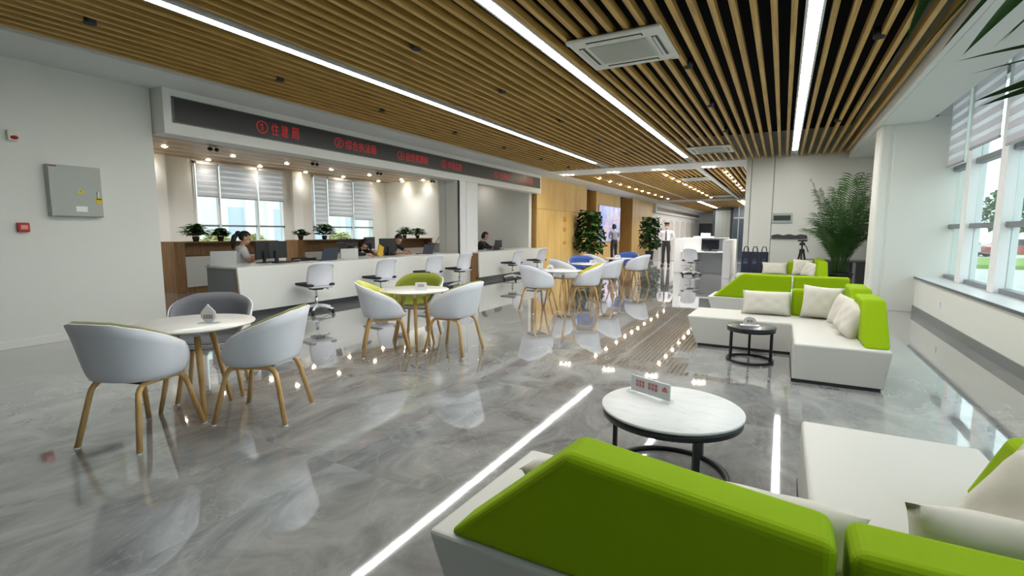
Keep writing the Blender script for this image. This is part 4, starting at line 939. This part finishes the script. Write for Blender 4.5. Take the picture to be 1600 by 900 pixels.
t = thing('binder', 'purple and white binder upright on the reception desk', 'binder', (-1.60, 16.9, .735)); obj('cover', MB().box(-.04, .04, -.12, .12, 0, .32, .004), mat('pale_purple', (176,170,206), .5), t); obj('spine_label', MB().box(-.025, .025, -.124, -.12, .1, .25), CARD, t)
t = thing('keyboard', 'dark keyboard on the reception desk', 'keyboard', (-1.98, 16.7, .735), PI/2); obj('body', MB().box(-.07, .07, -.2, .2, 0, .02, .005), DARKPL, t)
t = thing('back_desk_cabinet', 'white machine behind the reception desk', 'machine', (-3.1, 24.2, 0)); obj('body', MB().box(-.5, .35, -.3, .2, 0, 1.16, .03), RD, t); obj('top', MB().box(-.2, .2, -.2, .1, 1.16, 1.3, .03), RD, t)
t = thing('clad_pillar', 'grey pillar with broad dark frame far down the hall', 'pillar', (-3.0, 30.2, 0)); obj('core', MB().box(-.42, .42, -.15, .3, 0, 2.62), mat('grey_green_panel', (170,178,174), .4), t)
fr = MB().box(-.52, -.40, -.2, .35, 0, 2.68).box(.40, .52, -.2, .35, 0, 2.68).box(-.52, .52, -.2, .35, 2.58, 2.70); obj('frame', fr, mat('dark_pillar_frame', (60,64,68), .5), t)
for a in (-.22, 0, .22): obj('panel_joint', MB().box(a-.006, a+.006, -.155, -.149, 0, 2.58), mat('grey_joint', (140,146,144), .5), t)
# partitions under the far sign
pm = struct('wall_booths', MB().box(-7.62, -7.56, 33, 51, 0, 2.6), mat('booth_white', (226,226,224), .5))
for i in range(7):
    y = 33.3 + i*2.5; a = [(y, .0), (y+1.9, 0), (y+1.9, 1.9)] + [(y+.95+.95*math.cos(j*PI/8), 1.9+.35*math.sin(j*PI/8)) for j in range(1, 8)] + [(y, 1.9)]
    obj('booth_panel', MB().prism(a, -7.565, -7.55, 'x'), mat('booth_beige', (200,194,190), .6), pm)
# big lit screen
t = thing('wall_screen', 'large lit blue screen on the timber wall', 'screen', (-7.75, 22.7, .85))
obj('bezel', MB().box(0, .05, 0, 3.5, 0, 1.8, .01), mat('silver_bezel', (186,188,192), .4), t)
sm = mat('lit_blue_display', (176,188,236), .3); n_, l_, b_ = nodes(sm); g_ = n_.new('ShaderNodeTexCoord'); w_ = n_.new('ShaderNodeTexNoise'); w_.inputs['Scale'].default_value = 1.2; w_.inputs['Detail'].default_value = 3
l_.new(g_.outputs['Object'], w_.inputs['Vector']); r_ = ramp(n_, [(.35, (150,164,232)), (.5, (182,194,240)), (.62, (222,214,230)), (.75, (226,196,208))]); l_.new(w_.outputs['Fac'], r_.inputs[0]); l_.new(r_.outputs[0], b_.inputs['Emission Color']); b_.inputs['Emission Strength'].default_value = .95; b_.inputs['Base Color'].default_value = lin((30,30,40))
obj('display', MB().box(.05, .055, .06, 3.44, .05, 1.75), sm, t)
pk = mat('lit_pink_band', (220,180,200), .5, emit=.6, emitc=(222,170,190))
obj('caption_band', MB().box(.055, .058, .3, 3.2, 1.05, 1.1).box(.055, .058, .8, 2.7, .72, .8), pk, t)
# wall stickers on the timber wall
for i, (z, w) in enumerate(((1.72, 'top'), (1.35, 'middle'), (.85, 'bottom'))):
    t = thing('wall_sign', 'small orange square sign on the timber wall, the %s of three' % w, 'sign', (-7.45, 17.75, z), 0, 'small orange signs on the timber wall')
    obj('plate', MB().box(0, .012, 0, .3, 0, .2-.04*i, .004), mat('orange_sign', (204,146,66), .5), t); obj('print', MB().box(.0121, .014, .05, .25, .05, .07).box(.0121, .014, .05, .2, .09, .105), mat('brown_print', (150,96,44), .5), t)

# ================================================================== PLANTS
def leaf_tree(x, y, H, label, seed, crown0, rx, n):
    t = thing('potted_tree', label, 'plant', (x, y, 0), 0, 'leafy potted trees'); rnd = random.Random(seed)
    obj('pot', MB().lathe([(.17, 0), (.22, .34), (.24, .37), (.21, .37), (.2, .33), (0, .33)], 24), POTD, t); obj('soil', MB().lathe([(0, .345), (.2, .34)], 20), SOIL, t)
    obj('trunk', MB().tube([(0, 0, .3), (.02, .01, H*.4), (-.01, 0, H*.7), (0, 0, H*.95)], [.05, .045, .035, .015], 10), BARK, t)
    V, F = [], []
    for i in range(n):
        z = crown0 + (H-crown0)*(i+.5)/n; k = (z-crown0)/(H-crown0); R = rx*(1.05-.75*k**1.6)*(.55+.45*min(1, k*5))
        a = i*2.4 + rnd.uniform(-.3, .3); d = Vector((math.cos(a), math.sin(a), 0)); L = rnd.uniform(.30, .40); r0 = R*rnd.uniform(.45, .9)
        b = d*r0*.6 + Vector((0, 0, z)); dr = (d + Vector((0, 0, rnd.uniform(-.7, .25)))).normalized(); sd = d.cross(Vector((0,0,1))); nm = sd.cross(dr)
        q = len(V); W = L*.32
        for (u, w, c) in ((0,.02,0), (.3,.8,.02), (.65,1,.0), (1,.05,-.05)):
            p = b + dr*(L*u + (r0*.4)); V += [p - sd*W*w + nm*.015, p + nm*c, p + sd*W*w + nm*.015]
        for s in range(3):
            o = q + s*3; F += [(o, o+1, o+4, o+3), (o+1, o+2, o+5, o+4)]
    V = [Vector((max(v.x, -.52), v.y, v.z)) for v in V]
    obj('foliage', MB().faces(V, F, True), LEAF, t)['kind'] = 'stuff'
    s = MB()
    for i in range(10):
        a = i*2.4; z = crown0 + (H-crown0)*i/11; s.tube([(0, 0, z), (math.cos(a)*rx*.35, math.sin(a)*rx*.35, z+.12)], .008, 5)
    obj('branch', s, BARK, t)
leaf_tree(-6.9, 19.2, 2.18, 'broad-leaved potted tree in front of the timber wall, the nearer and larger one', 3, .62, .50, 330)
leaf_tree(-6.05, 26.0, 2.12, 'broad-leaved potted tree beside the man in uniform, the farther one', 5, .6, .43, 300)
def frond_mb(L, bend, nl, wl, rnd, droop=.9, base_r=.009, leaves=True, LF=.21):
    """rachis in the local XZ plane starting at the origin, leaflets on both sides"""
    pts = []
    for i in range(13):
        s = i/12; a = PI/2*.92 - bend*s**1.5; 
        pts.append((pts[-1] + Vector((math.cos(a), 0, math.sin(a)))*L/12) if pts else Vector((0,0,0)))
    m = MB().tube(pts, [base_r*(1-.85*i/12) for i in range(13)], 6); V, F = [], []
    if leaves:
        for i in range(nl):
            s = .30 + .70*i/(nl-1); k = s*12; j = min(11, int(k)); p = pts[j].lerp(pts[j+1], k-j); d = (pts[j+1]-pts[j]).normalized(); up = Vector((-d.z, 0, d.x))
            ln = L*LF*(.55 + .8*math.sin(PI*min(1, (s-.22)*1.15)))*rnd.uniform(.85, 1.1)
            for sg in (-1, 1):
                dr = (d*.75 + Vector((0, sg, 0))*.8 + up*rnd.uniform(.0, .25)).normalized(); sd = dr.cross(up).normalized()
                q = len(V)
                for (u, w) in ((0, .35), (.35, 1), (.7, .75), (1, .05)):
                    c = p + dr*ln*u + Vector((0, 0, -droop*ln*u*u*.6)); V += [c - sd*wl*w, c + sd*wl*w]
                for r in range(3): o = q + 2*r; F.append((o, o+1, o+3, o+2))
        m.faces(V, F)
    return m
t = thing('areca_palm', 'tall feathery palm in a dark pot at the white end wall', 'plant', (1.14, 13.1, 0)); rnd = random.Random(11)
obj('pot', MB().lathe([(.2, 0), (.26, .40), (.28, .44), (.25, .44), (.24, .4), (0, .4)], 28), POTD, t); obj('soil', MB().lathe([(0, .41), (.24, .405)], 20), SOIL, t)
protos = []
for i in range(6):
    L = (1.65, 1.55, 1.3, 1.1, 1.45, 1.9)[i]; me = mesh_of(frond_mb(L, (.30, .55, .85, 1.15, .65, .16)[i], 30, .012, rnd), [LEAF, LEAF2][i % 2 and i > 3], 'frond'); protos.append(me)
for i in range(28):
    k = i % 6; a = i*2.39996; o = shared('frond', protos[k], t, (.10*math.cos(a), .10*math.sin(a), .40 + .35*rnd.random()*(i % 3 == 0)), (0, rnd.uniform(-.10, .10), a)); s = rnd.uniform(.8, 1.05) if k != 5 else 1.12; o.scale = (s, s, s)
for i in range(7): a = i*.9; obj('cane', MB().tube([(.08*math.cos(a), .08*math.sin(a), .38), (.12*math.cos(a), .12*math.sin(a), .9)], [.018, .012], 8), STEM, t)
# palm beside the camera: a few fronds reach into the upper right corner
t = thing('potted_palm', 'palm with long pointed leaves reaching in at the top right corner, close to the camera', 'plant', (1.38, 1.45, 0))
obj('pot', MB().lathe([(.17, 0), (.22, .36), (.24, .40), (.21, .40), (.2, .36), (0, .36)], 28), POTD, t); obj('soil', MB().lathe([(0, .37), (.2, .365)], 20), SOIL, t)
obj('trunk', MB().tube([(0, 0, .34), (.0, .02, .9), (-.03, .02, 1.35)], [.05, .045, .04], 12), BARK, t)
def blade(p, q, w, sag, par):
    p, q = Vector(p), Vector(q); d = (q-p); L = d.length; d.normalize(); sd = d.cross(Vector((.25, .9, .3))).normalized(); nm = sd.cross(d)
    V, F = [], []
    for i in range(9):
        u = i/8; c = p + d*L*u + Vector((0, 0, sag*L*(u-u*u)*4)); ww = w*min(1, .35+u*3)*(1-u**2.2)
        V += [c - sd*ww, c + nm*ww*.35, c + sd*ww]
    for i in range(8): o = 3*i; F += [(o, o+1, o+4, o+3), (o+1, o+2, o+5, o+4)]
    obj('leaflet', MB().faces(V, F, True), LEAF2 if w > .02 else LEAF, par)
O = Vector((1.38, 1.45, 0))
def rel(x, y, z): return Vector((x, y, z)) - O
r1 = [rel(1.36, 1.46, 1.3), rel(1.2, 1.5, 1.75), rel(.95, 1.54, 1.98), rel(.7, 1.57, 2.04), rel(.45, 1.59, 2.03), rel(.28, 1.6, 1.96)]
f = obj('frond', MB().tube(r1, [.012, .011, .009, .007, .005, .003], 8), STEM, t)
for p, q, w in ((rel(.60, 1.58, 2.04), rel(.355, 1.61, 1.755), .024), (rel(.52, 1.585, 2.035), rel(.315, 1.62, 1.775), .009), (rel(.48, 1.59, 2.03), rel(.272, 1.63, 1.775), .006), (rel(.30, 1.60, 1.97), rel(.245, 1.63, 1.81), .014), (rel(.68, 1.57, 2.04), rel(.42, 1.60, 1.77), .007), (rel(.72, 1.57, 2.04), rel(.405, 1.60, 1.76), .006), (rel(.85, 1.55, 2.02), rel(.5, 1.62, 1.9), .02)): blade(p, q, w, .04, f)
r2 = [rel(1.36, 1.46, 1.3), rel(1.15, 1.5, 1.56), rel(.9, 1.54, 1.69), rel(.62, 1.57, 1.70)]
f = obj('frond', MB().tube(r2, [.012, .010, .007, .003], 8), STEM, t)
for p, q, w in ((rel(.62, 1.57, 1.705), rel(.385, 1.62, 1.645), .013), (rel(.63, 1.58, 1.695), rel(.40, 1.63, 1.635), .012), (rel(.72, 1.56, 1.75), rel(.345, 1.62, 1.745), .007), (rel(.75, 1.56, 1.74), rel(.37, 1.62, 1.71), .004), (rel(.9, 1.54, 1.70), rel(.62, 1.66, 1.60), .016), (rel(.95, 1.53, 1.68), rel(.7, 1.45, 1.75), .016)): blade(p, q, w, .03, f)
for k in range(5):
    a = -.6 + k*.5; me = frond_mb(1.0, 1.2, 16, .014, rnd, LF=.3); o = obj('frond', me, LEAF, t, (-.03, .02, 1.3)); o.rotation_euler = (0, .2, a)

# ================================================================== THINGS AT THE END WALL
t = thing('wall_display', 'small grey framed panel with dark window on the end wall', 'panel', (-.28, 14.59, 1.58)); obj('frame', MB().box(0, .47, -.035, 0, 0, .25, .004), mat('grey_green_frame', (166,174,172), .4), t); obj('dark_window', MB().box(.04, .43, -.04, -.03, .06, .19, .003), mat('dark_green_glass', (60,72,68), .2), t)
t = thing('hook_rail', 'dark wavy-topped rail on the end wall under the framed panel', 'rail', (-.26, 14.59, 1.18)); pts = [(0, 0), (.80, 0), (.80, .08)] + [(.80-.8*i/16, .075+.035*abs(math.sin(i*PI/16*3))) for i in range(1, 16)] + [(0, .08)]
obj('rail', MB().prism(pts, -.05, 0, 'y'), mat('dark_grey_rail', (62,66,68), .5), t)
t = thing('tripod', 'black camera tripod standing before the end wall', 'tripod', (.42, 13.75, 0))
for a in (.4, 2.5, 4.6):
    l = obj('leg', MB().tube([(.03*math.cos(a), .03*math.sin(a), .92), (.13*math.cos(a), .13*math.sin(a), .45)], .022, 8).tube([(.12*math.cos(a), .12*math.sin(a), .5), (.26*math.cos(a), .26*math.sin(a), .012)], .014, 8), DARKPL, t)
obj('column', MB().cyl((0, 0, .6), .018, .45, 10), DARKPL, t); obj('spider', MB().cyl((0, 0, .88), .055, .06, 14), DARKPL, t)
obj('head', MB().box(-.06, .06, -.05, .05, 1.03, 1.09, .01).box(-.1, .1, -.06, .06, 1.12, 1.16, .008).cyl((0, 0, 1.08), .03, .05, 12), DARKPL, t); obj('pan_handle', MB().tube([(.03, 0, 1.07), (.1, .12, .98), (.14, .22, .86)], .01, 8), DARKPL, t)
t = thing('low_cabinet', 'dark grey low cabinet along the end wall behind the palm', 'cabinet', (.45, 14.1, 0))
obj('body', MB().box(0, 1.5, .02, .46, .05, .64, .004), mat('dark_grey_cabinet', (84,88,92), .45), t); obj('top', MB().box(-.01, 1.52, 0, .47, .64, .68, .004), mat('mid_grey_top', (122,126,130), .4), t)
for i in range(3): obj('door', MB().box(.01+.5*i, .49+.5*i, 0, .02, .06, .63, .003), mat('dark_grey_door', (76,80,84), .45), t)
obj('light_strip', MB().box(1.04, 1.10, -.012, 0, .06, .63), mat('pale_edge_strip', (170,174,176), .4), t)
NB = fabric('navy_bag_cloth', (26,30,52)); NB2 = mat('navy_print', (60,78,100), .7)
t = thing('bag_bench', 'low dark bench carrying the navy tote bags', 'bench', (-.60, 13.6, 0)); obj('seat', MB().box(-.30, .32, -.22, .22, .30, .36, .01), DARKPL, t)
for a in (-.27, .29):
    for b in (-.19, .19): obj('leg', MB().box(a-.015, a+.015, b-.015, b+.015, 0, .3), DARKPL, t)
obj('skirt', MB().box(-.29, .31, -.2, .2, .05, .3), mat('black_skirt', (20,22,30), .8), t)
for i, w in enumerate(('left', 'middle', 'right')):
    t = thing('tote_bag', 'navy tote bag with dark loop handles, the %s of three by the end wall' % w, 'bag', (-.78+i*.20, 13.6, .36), 0, 'navy tote bags')
    obj('body', MB().hexa([(-.096,-.10,0),(.096,-.10,0),(.096,.10,0),(-.096,.10,0)], [(-.098,-.06,.5),(.098,-.06,.5),(.098,.06,.5),(-.098,.06,.5)], .012), NB, t)
    obj('print', MB().box(-.05, .05, -.092, -.086, .2, .28).box(-.03, .03, -.090, -.084, .30, .33), NB2, t)
    for s in (-.05, .05): obj('handle', MB().tube([(-.05, s, .44), (-.05, s, .56), (-.03, s, .62), (.03, s, .62), (.05, s, .56), (.05, s, .44)], .010, 8), DARKPL, t)

# ================================================================== BLINDS
BAND = sheer('blind_band_cloth', (226,222,224), .55); SHEER = sheer('blind_sheer_cloth', (236,234,236), .7)
def blind(axis, x, y0, y1, z0, z1, label, pitch, group):
    t = thing('roller_blind', label, 'blind', (x, 0, 0), 0, group)
    obj('head_box', MB().box(-.035, .035, y0, y1, z1-.07, z1, .006), ALU, t)
    obj('bottom_rail', MB().box(-.012, .012, y0, y1, z0, z0+.03, .003), mat('grey_bottom_rail', (160,160,166), .4), t)
    z = z0+.03
    while z < z1-.08:
        a = min(z+pitch*.55, z1-.07); obj('band', MB().box(-.004, .004, y0, y1, z, a), BAND, t)
        b = min(a+pitch*.45, z1-.07)
        if b > a+.005: obj('sheer_band', MB().box(-.001, .001, y0, y1, a, b), SHEER, t)
        z += pitch
for i, (a, z0) in enumerate(((10.98, 2.37), (9.62, 2.50), (8.27, 2.36), (6.92, 2.36), (5.57, 2.4), (4.22, 2.4))):
    b = a - 1.36; blind('y', 2.27, b+.07, a-.17, z0, 3.58, '%s striped roller blind from the white pillar at the right-hand windows' % ORD[i].replace('nearest', 'first'), .155, 'striped blinds at the right-hand windows')
E2 = [(7.78, 8.34, 2.26), (8.42, 9.50, 2.25), (9.58, 10.40, 2.25)]
for i, (a, b, z) in enumerate(E2): blind('y', -13.93, a, b, z, 3.2, '%s striped blind of the left office window' % ('left', 'middle', 'right')[i], .15, 'striped blinds of the office windows')
for i, (a, b, z) in enumerate([(11.61, 12.10, 1.48), (12.18, 13.27, 1.86), (13.35, 14.29, 1.76)]): blind('y', -13.93, a, b, z, 3.2, '%s striped blind of the right office window' % ('left', 'middle', 'right')[i], .15, 'striped blinds of the office windows')

# ================================================================== OUTSIDE
struct('ground', MB().box(2.75, 90, -40, 140, -.6, -.5).box(-90, -14.45, -40, 140, -.6, -.5), mat('pale_paving', (196,196,192), .9))
GR = mat('grass_green', (128,160,72), .95); HG = mat('hedge_green', (110,146,66), .9)
o = struct('lawn', MB().box(3.5, 60, 34, 44, -.5, -.3), GR); o['kind'] = 'stuff'
o = struct('lawn', MB().box(3.5, 60, 57, 63, -.5, -.42), GR); o['kind'] = 'stuff'
TRUNK = mat('tree_bark', (110,94,76), .9)
def tree(x, y, h, r, label, m, seed):
    t = thing('street_tree', label, 'tree', (x, y, -.5), 0, 'trees outside the windows'); rnd = random.Random(seed); V, F = [], []
    for i in range(1500):
        u = rnd.uniform(-1, 1); a = rnd.uniform(0, 2*PI); q = rnd.random()**.33; lump = 1+.18*math.sin(3*a+seed)+.12*math.sin(5*u+seed)
        c = Vector((math.cos(a)*math.sqrt(1-u*u)*r*q*lump, math.sin(a)*math.sqrt(1-u*u)*r*q*lump, h*.62 + u*h*.38*q)); s = rnd.uniform(.1, .17)*r**.6*1.25; d = Vector((rnd.uniform(-1,1), rnd.uniform(-1,1), rnd.uniform(-.4,.6))).normalized(); e = d.cross(Vector((.3,.2,1))).normalized()
        k = len(V); V += [c-d*s, c+e*s*.6, c+d*s, c-e*s*.6]; F.append((k, k+1, k+2, k+3))
    obj('crown', MB().faces(V, F), m, t)['kind'] = 'stuff'
    obj('trunk', MB().tube([(0, 0, 0), (.05, 0, h*.35), (0, 0, h*.7)], [.16, .12, .05], 8), TRUNK, t)
TL_ = mat('tree_leaf_green', (92,124,66), .9); TY = mat('tree_leaf_yellow', (204,202,150), .9)
for i, (x, y, h, r) in enumerate(((14.5, 66, 6.0, 2.6), (20.0, 67, 6.6, 2.7), (26, 68, 6.2, 2.7), (9.2, 65, 5.6, 2.5), (32, 69, 7.0, 3.0))): tree(x, y, h, r, '%s round green tree from the left outside the right-hand windows' % ('second', 'third', 'fourth', 'first', 'fifth')[i], TL_, i)
for i, (x, y, h, r) in enumerate(((-27, 16.0, 1.75, .8), (-29, 19.5, 1.7, .8), (-28, 25.5, 1.8, .9))): tree(x, y, h, r, '%s yellow-green tree from the left outside the office windows' % ('first', 'second', 'third')[i], TY, 20+i)
def car(x, y, rz, c, label):
    t = thing('parked_car', label, 'car', (x, y, -.5), rz, 'parked cars outside'); m = mat('car_paint_'+c[0], c[1], .25, coat=.5)
    P = [(-2.1, .35), (2.1, .35), (2.15, .75), (1.9, .9), (1.0, .98), (.45, 1.42), (-1.1, 1.45), (-1.85, .98), (-2.15, .85)]
    obj('body', MB().prism(P, -.85, .85, 'y', .06, 2), m, t); obj('window', MB().prism([(-1.65, 1.0), (.85, 1.0), (.42, 1.36), (-1.05, 1.38)], -.87, .87, 'y'), mat('car_glass', (40,46,52), .1), t)
    for a in (-1.3, 1.3):
        for b in (-.8, .8): obj('wheel', MB().lathe([(0, -.1), (.32, -.1), (.34, 0), (.32, .1), (0, .1)], 18).xform(Matrix.Translation((a, b, .34)) @ Matrix.Rotation(PI/2, 4, 'X')), mat('tyre_rubber', (30,30,32), .8), t)
car(12.6, 52, .1, ('white', (232,232,232)), 'white car parked outside, seen left through the right-hand windows')
car(15.2, 48.5, .1, ('red', (172,76,74)), 'red car parked outside between the white ones')
car(18.6, 51, .1, ('pearl', (224,226,230)), 'white car parked outside, right of the red one')
# pale building behind the office windows
t = thing('building', 'pale building with tall blue-grey window strips outside the office windows', 'building', (-38, 0, -.5))
obj('wall', MB().box(-8, 0, -10, 70, 0, 15), mat('building_white', (236,234,228), .8), t)
for i in range(20):
    y = -8 + i*3.9
    for j in range(4):
        w = obj('window', MB().box(.0, .06, y, y+1.5, .8+j*3.6, 3.7+j*3.6), mat('building_blue_glass', (196,205,218), .5), t)
    obj('pier', MB().box(0, .35, y+1.5, y+2.0, 0, 15).box(0, .35, y+3.4, y+3.9, 0, 15), mat('building_white', (236,234,228), .8), t)
